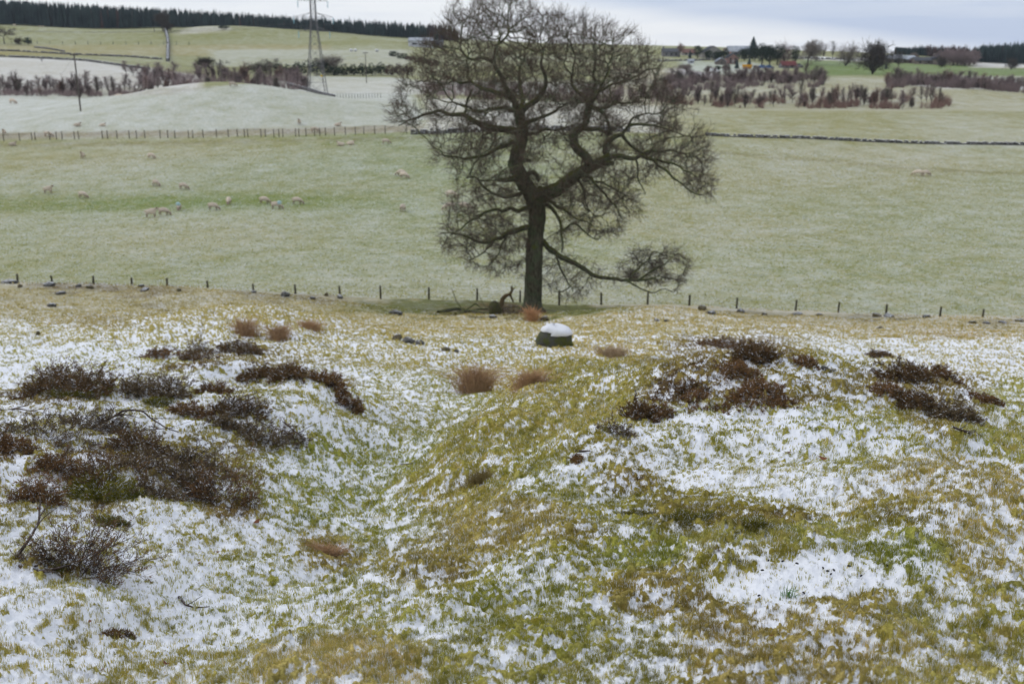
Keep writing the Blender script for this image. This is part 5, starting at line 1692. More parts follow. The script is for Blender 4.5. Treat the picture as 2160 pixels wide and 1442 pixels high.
# ------------------------------------------------------------------ sheep
def sheep_mesh(pose, seed):
    """one continuous body: nodes with radii skinned and subdivided"""
    if pose == 'graze':
        J = {'pelvis': (-.42, 0, .66, .25), 'mid': (-.05, 0, .68, .30), 'chest': (.30, 0, .66, .27), 'neck': (.52, 0, .50, .13), 'nape': (.68, 0, .30, .095), 'head': (.76, 0, .16, .085), 'nose': (.82, 0, .055, .05)}
    elif pose == 'stand':
        J = {'pelvis': (-.42, 0, .68, .25), 'mid': (-.05, 0, .69, .30), 'chest': (.30, 0, .70, .26), 'neck': (.48, 0, .86, .14), 'nape': (.56, 0, 1.0, .10), 'head': (.66, 0, 1.04, .09), 'nose': (.80, 0, .97, .055)}
    else:  # lying
        J = {'pelvis': (-.40, 0, .30, .26), 'mid': (-.05, 0, .31, .31), 'chest': (.30, 0, .31, .27), 'neck': (.46, 0, .50, .14), 'nape': (.52, 0, .62, .10), 'head': (.62, 0, .66, .09), 'nose': (.76, 0, .60, .055)}
    names = list(J); vs = [J[k][:3] for k in names]; rr = [J[k][3] for k in names]
    ed = [(i, i + 1) for i in range(len(names) - 1)]

    def chain(fr, pts):
        p = names.index(fr) if isinstance(fr, str) else fr
        for x, y, z, r_ in pts:
            vs.append((x, y, z)); rr.append(r_); ed.append((p, len(vs) - 1)); p = len(vs) - 1
        return p
    h = J['pelvis'][2]
    for s in (-1, 1):
        if pose == 'lie':
            chain('chest', [(.42, s * .15, .14, .07), (.58, s * .16, .05, .04)])
            chain('pelvis', [(-.30, s * .22, .12, .09), (-.10, s * .26, .05, .045)])
        else:
            chain('chest', [(.33, s * .13, .44, .085), (.34, s * .13, .24, .042), (.34, s * .13, .03, .035)])
            chain('pelvis', [(-.42, s * .14, .46, .10), (-.50, s * .13, .27, .045), (-.46, s * .13, .03, .035)])
        hd = J['head']
        chain('nape', [(J['nape'][0] + .0, s * .10, J['nape'][2] + .03, .03), (J['nape'][0] - .01, s * .17, J['nape'][2] + .01, .018)])
    chain('pelvis', [(-.66, 0, h + .02, .06), (-.70, 0, h - .16, .04)])
    me = bpy.data.meshes.new('sheep_skel')
    me.from_pydata(vs, ed, [])
    o = bpy.data.objects.new('sheep_skel', me); SC.collection.objects.link(o)
    sk = o.modifiers.new('s', 'SKIN'); sk.use_smooth_shade = True
    for i, r_ in enumerate(rr): me.skin_vertices[0].data[i].radius = (r_, r_)
    me.skin_vertices[0].data[0].use_root = True
    sb = o.modifiers.new('b', 'SUBSURF'); sb.levels = 1; sb.render_levels = 1
    dg = bpy.context.evaluated_depsgraph_get(); dg.update()
    m2 = bpy.data.meshes.new_from_object(o.evaluated_get(dg))
    bpy.data.objects.remove(o)
    m2.materials.clear(); m2.materials.append(M_WOOL); m2.materials.append(M_FACE)
    r = random.Random(seed)
    for v in m2.vertices:
        if v.co.x < J['neck'][0] + .03 and v.co.z > (.36 if pose != 'lie' else .08):
            v.co += v.normal * r.uniform(-.008, .03)
    for p in m2.polygons:
        c = p.center
        p.use_smooth = True
        if pose == 'graze': face = c.x > .62 and c.z < .38
        elif pose == 'stand': face = c.x > .50 and c.z > .90
        else: face = c.x > .46 and c.z > .56
        leg = c.z < .40 and c.x < .56 and pose != 'lie'
        p.material_index = 1 if (face or leg) else 0
    return m2


SHM = {p: sheep_mesh(p, i) for i, p in enumerate(('graze', 'stand', 'lie'))}


def sheep(px, py, Y, face, pose, label, mark=False, size=1.0, lie=False):
    """face: heading in degrees, 0 = towards the right of the picture"""
    g = gnd(px, py, 70) if Y is None else gnd_y(px, Y, py)
    # body centre is at py: feet stand about 0.35 m lower
    m = g.y / (CP * FPX)
    g = gnd(px, py + .42 * size / m, 70) if Y is None else g
    root = empty('sheep', g, math.radians(face), size * 1.12)
    o = bpy.data.objects.new('body', SHM[pose]); SC.collection.objects.link(o); o.parent = root
    if mark:
        V, F = sweep([(.26, 0, .70), (.34, 0, .72), (.44, 0, .66)] if mark == 'shoulder' else [(-.62, 0, .78), (-.56, 0, .84), (-.46, 0, .90)], [.27, .275, .24] if mark == 'shoulder' else [.16, .18, .17], 10)
        q = mesh_np('paint_mark', V, F, M_MARK, root, smooth=True)
    return tag(root, label, 'sheep', 'sheep grazing on the pastures')


SHEEP = [
    (103, 403, -8, 'stand', 'standing sheep nearest the left edge in the middle of the big field', 0),
    (176, 413, -20, 'graze', 'grazing sheep just right of the leftmost standing sheep in the big field', 0),
    (320, 452, 5, 'stand', 'standing sheep with raised head, lowest and nearest of the flock', 0),
    (347, 448, -10, 'graze', 'grazing sheep close behind the standing one with raised head', 0),
    (378, 437, -80, 'graze', 'sheep facing the viewer with a blue mark, above the nearest pair', 'shoulder'),
    (451, 437, -15, 'graze', 'grazing sheep between the blue marked one and the middle group', 0),
    (483, 425, -85, 'graze', 'narrow looking sheep facing the viewer in the middle of the big field', 0),
    (559, 424, -15, 'graze', 'largest grazing sheep of the middle trio', 0),
    (584, 435, -15, 'graze', 'grazing sheep with a blue shoulder mark in the middle trio', 'shoulder'),
    (628, 425, -15, 'graze', 'grazing sheep at the right end of the middle row', 0),
    (330, 388, -35, 'graze', 'left grazing sheep of the pair above the green hollow', 0),
    (388, 394, -20, 'graze', 'right grazing sheep of the pair above the green hollow', 0),
    (175, 330, -90, 'stand', 'thin looking sheep facing the viewer high on the left of the big field', 0),
    (320, 330, -25, 'graze', 'grazing sheep high on the left of the big field', 0),
    (719, 303, 170, 'lie', 'left lying sheep of the close pair below the far fence', 0),
    (740, 301, 0, 'lie', 'right lying sheep of the close pair below the far fence', 0),
    (815, 300, 20, 'graze', 'single sheep below the far fence close to the oak', 0),
    (845, 366, 160, 'graze', 'rear sheep of the overlapping pair left of the oak', 0),
    (853, 371, -30, 'graze', 'front sheep of the overlapping pair left of the oak', 0),
    (850, 440, 80, 'graze', 'sheep seen from behind left of the lower oak branches', 0),
    (952, 411, 10, 'graze', 'sheep at the left edge of the oak branches, uppermost of three', 0),
    (947, 437, 200, 'graze', 'sheep at the left edge of the oak branches, lower left of three', 0),
    (981, 437, -10, 'graze', 'sheep among the oak branches, lower right of three', 0),
    (27, 303, 0, 'lie', 'sheep lying just below the far fence near the left edge', 0),
    (1935, 366, 160, 'graze', 'left sheep of the pair alone on the right of the big field', 0),
    (1953, 367, 15, 'graze', 'right sheep of the pair alone on the right of the big field', 0),
]
for px, py, f, pose, lab, mk in SHEEP: sheep(px, py, None, f, pose, lab, mk)
SHEEP2 = [
    (9, 283, 196, -80, 'stand', 'pale sheep behind the far fence at the left edge', 1.0), (102, 286, 192, 0, 'graze', 'sheep right behind the far fence posts on the left', 1.1),
    (164, 270, 200, 5, 'lie', 'sheep behind the far fence below the tall power pole', 1.0), (632, 270, 200, -90, 'stand', 'small sheep behind the far fence, left of three', 1.0),
    (665, 275, 193, 0, 'graze', 'sheep behind the far fence, middle and largest of three', 1.1), (713, 272, 200, 0, 'lie', 'sheep behind the far fence, right of three', 1.0),
    (28, 221, 236, -20, 'graze', 'brownish sheep on the snowy pasture at the left', 1.3), (250, 208, 250, 0, 'lie', 'sheep lying below the left scrub', 1.2),
    (494, 217, 226, 20, 'graze', 'lone sheep on the face of the snowy knoll', 1.1), (217, 272, 199, 0, 'lie', 'faint sheep behind the far fence right of the power pole', .9),
    (31, 53, 690, 0, 'graze', 'tiny sheep on the skyline field below the conifers', 1.5), (84, 56, 690, 0, 'graze', 'left tiny sheep of the pair below the conifers', 1.2), (90, 56, 690, 180, 'graze', 'right tiny sheep of the pair below the conifers', 1.2),
]
for px, py, Y, f, pose, lab, sz in SHEEP2: sheep(px, py, Y, f, pose, lab, size=sz)
for px, py, lab in ((741, 117, 'left one of two white wrapped bales on the hillside'), (750, 117, 'right one of two white wrapped bales on the hillside'), (795, 111, 'single white wrapped bale on the hillside farther right')):
    g = gnd_y(px, 540, py)
    V, F = sweep([(-.7, 0, .65), (-.62, 0, .65), (0, 0, .65), (.62, 0, .65), (.7, 0, .65)], [.45, .66, .7, .66, .45], 16)
    o = mesh_np('wrapped_bale', V, F, M_WPAINT, None, smooth=True, loc=g); tag(o, lab, 'bale', 'white wrapped bales on the hillside')


# ------------------------------------------------------------------ rocks, boulders
def rock(name, px, py, w_px, h_px, label, seed, Y=None, squash=1.0, group=None, snowcap=False, cat='rock', mat=None, sink=.15):
    g = gnd(px, py) if Y is None else gnd_y(px, Y, py)
    m = g.y / (CP * FPX); w, h = w_px * m, h_px * m
    r = np.random.RandomState(seed)
    n1, n2 = 14, 20
    V, F = [], []
    for i in range(n1 + 1):
        th = math.pi * i / n1
        for k in range(n2):
            an = 2 * math.pi * k / n2
            V.append((math.sin(th) * math.cos(an), math.sin(th) * math.sin(an), math.cos(th)))
    V = np.array(V)
    # flatten by random cutting planes so it reads as broken stone
    for _ in range(13):
        d = r.normal(size=3); d /= np.linalg.norm(d); lim = r.uniform(.62, .9)
        q = V @ d; V = V - np.outer(np.maximum(q - lim, 0) * .85, d)
    V = V * (1 + .05 * r.normal(size=(len(V), 1)))
    V = V * np.array([w / 2 * (1 if snowcap else r.uniform(.8, 1.2)), w / 2 * .8, h * .82]) + np.array([0, 0, h * .22])
    for i in range(n1):
        for k in range(n2):
            F.append((i * n2 + k, i * n2 + (k + 1) % n2, (i + 1) * n2 + (k + 1) % n2, (i + 1) * n2 + k)[::-1])
    if snowcap:
        root = empty(name, g)
        mesh_np('stone', V, F, mat or M_ROCKB, root)
        C = V.copy()
        C[:, 2] = np.maximum(C[:, 2], h * .48)
        top = C * np.array([.93, .93, 1.0]) + np.array([0, 0, h * .035])
        keep = [f for f in F if all(V[j][2] > h * (.56 + .05 * math.sin(2 * math.atan2(V[j][1], V[j][0]) + 1)) for j in f)]
        T = V * np.array([1.01, 1.01, 1]) + np.array([0, 0, .02])
        kf = np.array(keep); us, inv = np.unique(kf, return_inverse=True)
        c = mesh_np('snow_cap', T[us], inv.reshape(kf.shape), M_SNOWCAP, root, smooth=True)
        sol = c.modifiers.new('s', 'SOLIDIFY'); sol.thickness = .02; sol.offset = 1
        return tag(root, label, cat, group)
    o = mesh_np(name, V, np.array(F), mat or M_ROCK, None, loc=g)
    o.rotation_euler = (r.normal(0, .15), r.normal(0, .15), r.uniform(0, 6))
    return tag(o, label, cat, group)


M_SNOWCAP = simple('snow_cap', SNOW, (.76, .78, .83), 6.0, bump=.3)
M_ROCKB = simple('boulder_moss', (0.085, 0.085, 0.085), (0.080, 0.092, 0.022), 3.0, bump=.8)
M_ROCKM = simple('rock_mossy', (0.15, 0.12, 0.08), (0.09, 0.085, 0.04), 7.0, snow=.5, snow_lo=.8, bump=.8)
rock('boulder', 1171, 730, 80, 46, 'large rounded mossy boulder with a thick snow cap in front of the oak', 5, snowcap=True, cat='boulder')
RK = [
    (838, 716, 30, 18, 'left block of the snow dusted rock heap on the slope left of the boulder'), (862, 722, 34, 20, 'middle block of the snow dusted rock heap on the slope left of the boulder'), (886, 725, 26, 14, 'right block of the snow dusted rock heap on the slope left of the boulder'),
    (940, 738, 22, 11, 'left of two small rocks below the rock heap'), (962, 740, 18, 9, 'right of two small rocks below the rock heap'),
    (834, 661, 32, 16, 'dark snow speckled rock at the edge of the mossy hollow'), (1148, 674, 30, 14, 'pale snowy rock right beside the foot of the oak'), (1040, 668, 22, 9, 'pale low rock on the edge left of the oak foot'),
    (20, 596, 46, 12, 'flat snowy rock at the left edge by the fence'), (42, 604, 14, 10, 'small dark rock under the leftmost fence post'), (104, 600, 34, 12, 'dark rock under the second fence post'), (166, 604, 14, 11, 'upright snowy rock before the third fence post'), (190, 606, 22, 12, 'dark rock at the third fence post'),
    (130, 618, 24, 9, 'white topped rock lying below the second fence post'), (110, 645, 30, 11, 'black speckled rock alone on the left slope'), (80, 704, 14, 12, 'small dark stump like stone on the far left slope'), (298, 604, 14, 10, 'white rock beside the fourth fence post'),
    (305, 612, 24, 10, 'broken rock below the fourth fence post'), (378, 612, 14, 9, 'small rock near the fifth fence post'), (535, 616, 20, 9, 'small rock under the seventh fence post'), (603, 622, 30, 14, 'rough rock left of the eighth fence post'), (688, 622, 15, 11, 'white topped rock between two posts left of the oak'), (660, 630, 16, 9, 'dark rock near the white topped one left of the oak'), (718, 627, 20, 12, 'stone at the ninth fence post'),
    (1482, 652, 30, 16, 'dark upright rock right of the oak by the fence'), (1500, 660, 26, 10, 'low dark rock beside the dark upright rock'), (1563, 658, 30, 14, 'mossy dark rock under the fence right of the oak'), (1612, 663, 16, 9, 'small brown rock farther right along the fence'),
    (1680, 664, 34, 10, 'flat brown rock at the foot of the first thick post on the right'), (1730, 664, 20, 7, 'low white rock between two right hand posts'), (1848, 666, 26, 11, 'white and dark rock left of a right hand post'), (1876, 667, 34, 10, 'dark rock right of a right hand post'), (1955, 668, 30, 9, 'dark low rock before the last posts'),
    (2050, 679, 24, 8, 'left black rock of the row at the right edge'), (2080, 681, 20, 7, 'second black rock of the row at the right edge'), (2115, 680, 24, 7, 'third low rock of the row at the right edge'), (2150, 677, 24, 11, 'brown rock at the end of the row at the right edge'),
    (1385, 675, 18, 6, 'tiny dark rock on the hump right of the oak'), (1405, 676, 14, 6, 'tiny black stone next to the tiny dark rock on the hump'), (1856, 690, 16, 5, 'single tiny dark stone on the right slope'),
    (1738, 778, 22, 12, 'left black stone in the snow on the right mound'), (1756, 784, 20, 12, 'middle black stone in the snow on the right mound'), (1772, 790, 14, 8, 'right black stone in the snow on the right mound'),
]
for i, (px, py, w, h, lab) in enumerate(RK):
    rock('rock', px, py + 2, w * .85, h * .72, lab, 900 + i, mat=M_ROCK if i % 3 else M_ROCKM)


# ------------------------------------------------------------------ tufts of dry rush
def rush(px, py, w_px, h_px, label, seed, mat=None, n=420, name='rush_tuft'):
    g = gnd(px, py); m = g.y / (CP * FPX); w, h = w_px * m, h_px * m
    r = np.random.RandomState(seed)
    root_r = r.normal(0, w * .16, (n, 2)); root_r[:, 1] *= .7
    x, y = g.x + root_r[:, 0], g.y + root_r[:, 1]
    z = H(x, y) - g.z
    hh_ = h * r.uniform(.45, 1.15, n)
    ln = root_r / (w * .3) * .35 + r.normal(0, .18, (n, 2))
    P0 = np.stack([root_r[:, 0], root_r[:, 1], z - .02], 1)
    P1 = P0 + np.stack([ln[:, 0] * hh_ * .4, ln[:, 1] * hh_ * .4, hh_ * .6], 1)
    P2 = P1 + np.stack([ln[:, 0] * hh_ * .9 + r.normal(0, .04, n) * h, ln[:, 1] * hh_ * .9, hh_ * r.uniform(.05, .4, n)], 1)
    k = max(.002, g.y * .00022)
    V, F = prisms(np.concatenate([P0, P1]), np.concatenate([P1, P2]), np.concatenate([np.full(n, k), np.full(n, k * .8)]), np.concatenate([np.full(n, k * .8), np.full(n, k * .3)]), 3)
    return tag(mesh_np(name, V, F, mat or M_RUSH, None, loc=g), label, 'grass tuft')


rush(1003, 826, 86, 66, 'large russet tuft of dry rushes in the gully', 1, n=900)
rush(1118, 812, 92, 42, 'second russet tuft of dry rushes right of the large one', 2, n=700)
rush(1122, 676, 34, 32, 'orange brown tuft of dry grass against the foot of the oak', 3, n=260, mat=simple('orange_grass', (.60, .34, .18), (.45, .26, .14), 6.0))
rush(518, 708, 62, 40, 'left brown rush tuft on the upper left slope', 4)
rush(590, 716, 58, 34, 'middle brown rush tuft on the upper left slope', 5)
rush(655, 694, 60, 22, 'right low brown rush tuft on the upper left slope', 6)
rush(1290, 752, 90, 26, 'pale pinkish dry grass patch between boulder and right mound', 7, mat=simple('pale_dry_grass', (.50, .38, .26), (.38, .28, .18), 6.0))
rush(690, 1172, 90, 36, 'brown flattened grass tussock in the middle of the gully floor', 8, n=500)
rush(1010, 1020, 80, 34, 'brown grass tussock on the edge of the gully', 9, n=500, mat=simple('olive_dry_grass', (.28, .22, .09), (.2, .15, .06), 6.0))
rush(1660, 1262, 60, 46, 'small fresh green grass tuft standing in the open snow patch', 10, n=26, mat=simple('fresh_grass', (.12, .26, .07), (.08, .2, .05), 6.0))


# ------------------------------------------------------------------ heather
def heather(px, py, w_px, h_px, label, seed, mat=None, dens=1.0, wiry=.3, dep=.7, base=True):
    g = gnd(px, py); m = g.y / (CP * FPX); w, h = w_px * m, h_px * m * .92
    r = np.random.RandomState(seed)
    root = empty('heather', g)
    thin = 1.0 if h_px > 38 else .85
    h *= .92 if px < 800 else .80
    n = int((60 + 26 * w / max(h, .05)) * dens * thin)
    P0s, P1s, R0s, R1s, Lv = [], [], [], [], []
    for i in range(n):
        x = r.uniform(-.5, .5) * w * 1.0; y = r.normal(0, .26) * w * dep
        if float(vnoise(np.array([(g.x + x) / .21]), np.array([(g.y + y) / .25]), 5)[0]) > (.26 if thin == 1 else .18): continue
        z = float(H(np.array([g.x + x]), np.array([g.y + y]))[0]) - g.z
        edge = max(.3, 1 - (2 * abs(x) / w) ** 2)
        hh_ = h * edge * r.uniform(.6, 1.1)
        p = np.array((x, y, z - .01)); d = np.array((r.normal(0, .45) + x / w * .9, r.normal(0, .4), 1.0))
        rad = .0021 * (g.y / 8) ** .5
        if wiry > .45 and r.uniform() < .4:
            hh_ *= 1.5; rad *= 1.5; d = np.array((r.normal(.5, .8), r.normal(0, .6), .55))
        for s in range(4):
            d = d + r.normal(0, .28, 3); d /= np.linalg.norm(d)
            q = p + d * hh_ / 3.4
            P0s.append(p); P1s.append(q); R0s.append(rad); R1s.append(rad * .8); rad *= .8
            for b in range(3 if s else 1):
                e = d + r.normal(0, .55, 3); e /= np.linalg.norm(e); e[2] = abs(e[2]) * .8 + .1
                L = hh_ * r.uniform(.14, .34)
                q2 = q + e * L
                P0s.append(q); P1s.append(q2); R0s.append(rad * .7); R1s.append(rad * .5)
                if r.uniform() > wiry: Lv.append((q, q2))
            p = q
    if not P0s: return root
    V, F = prisms(P0s, P1s, R0s, R1s, 3)
    mesh_np('stems', V, F, M_STEM, root)
    if Lv:
        A = np.repeat(np.array([a for a, b in Lv]), 5, 0); B = np.repeat(np.array([b for a, b in Lv]), 5, 0)
        t = r.uniform(.1, 1.1, (len(A), 1)); C = A + (B - A) * t + r.normal(0, .006 * (g.y / 8) ** .5, A.shape)
        e = B - A; e /= np.maximum(np.linalg.norm(e, axis=1, keepdims=True), 1e-6); e += r.normal(0, .5, e.shape)
        s = .011 * (g.y / 8) ** .6
        V, F = prisms(C, C + e * s * r.uniform(.7, 1.6, (len(C), 1)), np.full(len(C), s * .30), np.full(len(C), s * .12), 3)
        fi = (r.uniform(size=len(C)) < .07).astype(int)
        mesh_np('foliage', V, F, [mat or M_HEATH, M_FROST], root, matidx=np.tile(fi, 3))
    return tag(root, label, 'heather')


HT = [
    (1540, 735, 130, 22, 'thin brown heather on the very top of the right mound', M_HEATHR, 1.1, .3), (1490, 860, 110, 22, 'faded heather low on the left face of the right mound', M_HEATHR, .9, .5), (1640, 855, 90, 20, 'faded heather low on the middle of the right mound', M_HEATHR, .8, .5), (450, 830, 70, 26, 'ragged brown heather between the left mound crest and the woody bundle', M_HEATHR, 1, .5), (140, 1000, 120, 40, 'ragged heather between the wide wiry heather and the moss hummock', M_HEATHR, 1.1, .5), (330, 1050, 90, 44, 'ragged twiggy heather right of the moss hummock', M_HEATHG, 1, .6),
    (150, 828, 200, 66, 'big dense dark brown heather clump on the left snowfield', M_HEATH, 1.5, .1), (303, 838, 62, 56, 'upright heather tuft left of the grey topped one', M_HEATHG, 1, .3), (362, 842, 60, 70, 'upright heather with grey tips beside the upright tuft', M_HEATHG, 1, .3),
    (408, 748, 60, 40, 'thin wiry heather on the crest of the left mound', M_HEATHG, .7, .7), (505, 748, 92, 34, 'dark brown heather at the right end of the left mound crest', M_HEATH, 1.2, .15), (420, 762, 80, 28, 'dark patchy heather under the crest of the left mound', M_HEATH, 1, .4), (330, 752, 100, 20, 'low heather strip at the left end of the mound crest', M_HEATHR, .8, .3),
    (545, 800, 80, 32, 'dark heather left of the black arching strip', M_HEATH, 1, .2), (610, 800, 80, 32, 'black brown heather strip arching over the left mound', M_HEATH, 1.3, .1), (690, 812, 70, 34, 'right end of the dark heather strip on the left mound', M_HEATHR, 1.2, .1), (735, 860, 50, 30, 'small mossy heather at the right flank of the left mound', M_HEATHR, .8, .2),
    (502, 876, 110, 44, 'black woody heather bundle bent to the right', M_HEATH, 1.4, .75), (400, 880, 90, 34, 'brown heather left of the black woody bundle', M_HEATHR, 1, .3), (470, 900, 70, 24, 'thin heather below the black woody bundle', M_HEATHG, .9, .5),
    (95, 930, 200, 62, 'wide wiry grey heather at the left edge', M_HEATHG, 1.3, .6), (20, 960, 110, 50, 'reddish heather cut by the left edge of the picture', M_HEATHR, 1.2, .3), (200, 910, 120, 50, 'grey wiry heather in the middle left tangle', M_HEATHG, 1.1, .6), (290, 950, 120, 60, 'dense heather behind the moss knob', M_HEATH, 1.1, .4),
    (330, 1000, 170, 60, 'twiggy heather bent over the moss knob', M_HEATHG, 1.2, .65), (420, 990, 140, 60, 'brown wiry heather above the russet tangle', M_HEATHG, 1.2, .6), (475, 1062, 110, 130, 'tall russet tangled heather at the right of the left group', M_HEATHR, 1.6, .4), (400, 1030, 90, 60, 'thin heather filling left of the russet tangle', M_HEATHG, 1, .6),
    (235, 1030, 140, 90, 'dark heather topping the green moss knob', M_HEATH, 1.3, .3), (85, 1060, 90, 70, 'low brown heather at the left edge below the grey one', M_HEATHR, 1.1, .3), (560, 935, 110, 46, 'sparse dark heather with green moss on the mound slope', M_HEATHG, 1, .5), (620, 930, 60, 26, 'few dark twigs of heather at the right end of the sparse patch', M_HEATH, .7, .9),
    (165, 1196, 150, 120, 'woody tangled heather at the lower left', M_HEATHR, 1.4, .5), (90, 1185, 90, 60, 'small wiry heather left of the lower tangle', M_HEATHG, .8, .7), (240, 1345, 34, 14, 'tiny dark heather sprig low on the left snow', M_HEATH, .6, .3), (268, 1342, 24, 12, 'smaller sprig beside the tiny dark one', M_HEATH, .5, .3),
    (1593, 762, 82, 50, 'dark upright heather near the top of the right mound', M_HEATH, 1.4, .2), (1530, 790, 150, 30, 'brown heather spread below the top of the right mound', M_HEATHR, 1.2, .2), (1440, 820, 130, 32, 'dark brown heather on the left shoulder of the right mound', M_HEATH, 1.2, .2), (1590, 830, 180, 28, 'thin russet heather across the face of the right mound', M_HEATHR, 1, .3),
    (1690, 772, 80, 22, 'small heather left of the black stones', M_HEATHR, 1, .3), (1440, 850, 120, 24, 'low purple heather under the left shoulder', M_HEATHR, .9, .3), (1347, 885, 66, 44, 'dark heather knob left of the right mound face', M_HEATH, 1.2, .2), (1290, 920, 100, 34, 'wiry heather with bare twigs left of the dark knob', M_HEATHG, .9, .7), (1395, 880, 60, 22, 'short heather right of the dark knob', M_HEATHR, .9, .4),
    (1235, 968, 56, 18, 'low brown heather strip on the ridge', M_HEATHR, .8, .4), (1850, 754, 60, 20, 'small dark heather high on the right shoulder', M_HEATH, 1, .2), (1905, 800, 110, 44, 'dark heather on the right shoulder', M_HEATH, 1.3, .3), (1985, 800, 100, 36, 'russet heather hanging over the right shoulder', M_HEATHR, 1.2, .4),
    (1935, 855, 90, 32, 'dark green brown heather under the right shoulder', M_HEATH, 1.1, .2), (2010, 885, 100, 44, 'wiry heather at the right foot of the mound', M_HEATHG, 1.1, .5), (1870, 830, 70, 26, 'heather patch left of the right shoulder', M_HEATHR, 1, .3), (2080, 850, 60, 18, 'small olive heather beyond the right shoulder', M_HEATHR, .8, .2),
]
for i, (px, py, w, h, lab, mt, dn, wi) in enumerate(HT): heather(px, py, w, h, lab, 1200 + i, mt, dn, wi)


def moss_knob(px, py, w_px, h_px, label, seed):
    g = gnd(px, py); m = g.y / (CP * FPX); w, h = w_px * m, h_px * m
    r = np.random.RandomState(seed)
    n = 7000
    d = r.normal(size=(n, 3)); d /= np.linalg.norm(d, axis=1, keepdims=True); d[:, 2] = np.abs(d[:, 2])
    lum = 1 + .9 * vnoise(d[:, 0] * 3.1 + seed, d[:, 1] * 3.1, seed) + .5 * vnoise(d[:, 0] * 8 + seed, d[:, 1] * 8, seed + 3)
    P = d * np.array([w / 2, w * .4, h * .8]) * lum[:, None] * (r.uniform(.55, 1, n) ** .4)[:, None]
    root_z = H(g.x + P[:, 0], g.y + P[:, 1]) - g.z
    P[:, 2] += root_z - .03
    k = .0022 * (g.y / 6)
    V, F = prisms(P, P + (d + r.normal(0, .5, d.shape)) * .016, np.full(n, k), np.full(n, k * .4), 3)
    fi = np.tile((r.uniform(size=n) < .13).astype(int), 3)
    root = Acc(); root.add(V, F); root.M[0] = fi
    a = np.linspace(0, 2 * math.pi, 25)[:-1]
    C = [(0, 0, h * .5)]
    for q, zz in ((.3, .45), (.5, .36), (.7, 0)):
        for t in a: C.append((q * math.cos(t) * w / 2, q * math.sin(t) * w * .4, zz * h))
    F2 = [(0, 1 + i, 1 + (i + 1) % 24) for i in range(24)]
    Q = []
    for L in range(2):
        for i in range(24): Q.append((1 + L * 24 + i, 1 + (L + 1) * 24 + i, 1 + (L + 1) * 24 + (i + 1) % 24, 1 + L * 24 + (i + 1) % 24))
    C = np.array(C); C[:, 2] += H(g.x + C[:, 0], g.y + C[:, 1]) - g.z - .03
    root.add(C, F2).add(C, Q)
    return tag(root.build('moss_hummock', [M_MOSS, M_FROST], None, loc=g), label, 'moss')


moss_knob(215, 1052, 120, 60, 'green moss hummock under the dark heather at the left', 1)
moss_knob(275, 1050, 70, 34, 'bright moss hummock right of the big one at the left', 2)
moss_knob(238, 1110, 60, 30, 'small bright green moss hummock below the big one at the left', 3)
moss_knob(330, 848, 90, 18, 'low moss hummock under the two upright heathers', 4)
moss_knob(160, 836, 130, 18, 'mossy foot of the big dense heather clump', 5)
moss_knob(1580, 1115, 110, 40, 'dark moss hummock behind the near ridge on the right', 6)
moss_knob(1440, 1098, 130, 34, 'brown green moss hummock left of the dark one behind the near ridge', 7)
moss_knob(1350, 1092, 80, 26, 'green moss hummock at the left end behind the near ridge', 8)
moss_knob(120, 1200, 70, 20, 'moss at the foot of the lower left tangled heather', 9)


# ------------------------------------------------------------------ fallen branches, twigs, leaves, droppings
def branch(pts, label, r0=.012, lift=.0, seed=1, subs=4, mat=None, name='fallen_branch'):
    """pts: (px, py, height above ground m)"""
    r = np.random.RandomState(seed)
    g0 = gnd(pts[0][0], pts[0][1])
    P = []
    for px, py, hz in pts:
        # a raised point: step back along the ray until it clears the ground by hz
        g = gnd(px, py)
        u = pix(px, py, 1.0)
        if hz > 0:
            Y = g.y
            for _ in range(60):
                q = u * Y
                if q.z - h1(q.x, q.y) >= hz: break
                Y -= .02
            q = u * Y
        else: q = g
        P.append(np.array(q))
    P = np.array(P)
    t = np.linspace(0, len(P) - 1, (len(P) - 1) * 5 + 1)
    Q = np.stack([np.interp(t, range(len(P)), P[:, k]) for k in range(3)], 1)
    Q[1:-1] += r.normal(0, r0 * .45, Q[1:-1].shape)
    for _ in range(2): Q[1:-1] = .25 * Q[:-2] + .5 * Q[1:-1] + .25 * Q[2:]
    R_ = np.linspace(r0, r0 * .3, len(Q))
    a = Acc(); V, F = sweep(Q - P[0], R_, 7, .12, seed); a.add(V, F)
    for _ in range(subs):
        i = r.randint(2, len(Q) - 1)
        d = (Q[min(i + 2, len(Q) - 1)] - Q[i - 2]); L = np.linalg.norm(P[-1] - P[0]) * r.uniform(.15, .4)
        d = d / np.linalg.norm(d) + r.normal(0, .5, 3); d[2] = abs(d[2]) * .5
        p0 = Q[i] - P[0]; p1 = p0 + d * L * .5; p2 = p1 + (d + r.normal(0, .35, 3)) * L * .5
        V, F = sweep([p0, p1, p2], [R_[i] * .6, R_[i] * .45, R_[i] * .2], 5); a.add(V, F)
    o = a.build(name, mat or M_STEM, None, smooth=True, loc=tuple(P[0]))
    return tag(o, label, 'branch')


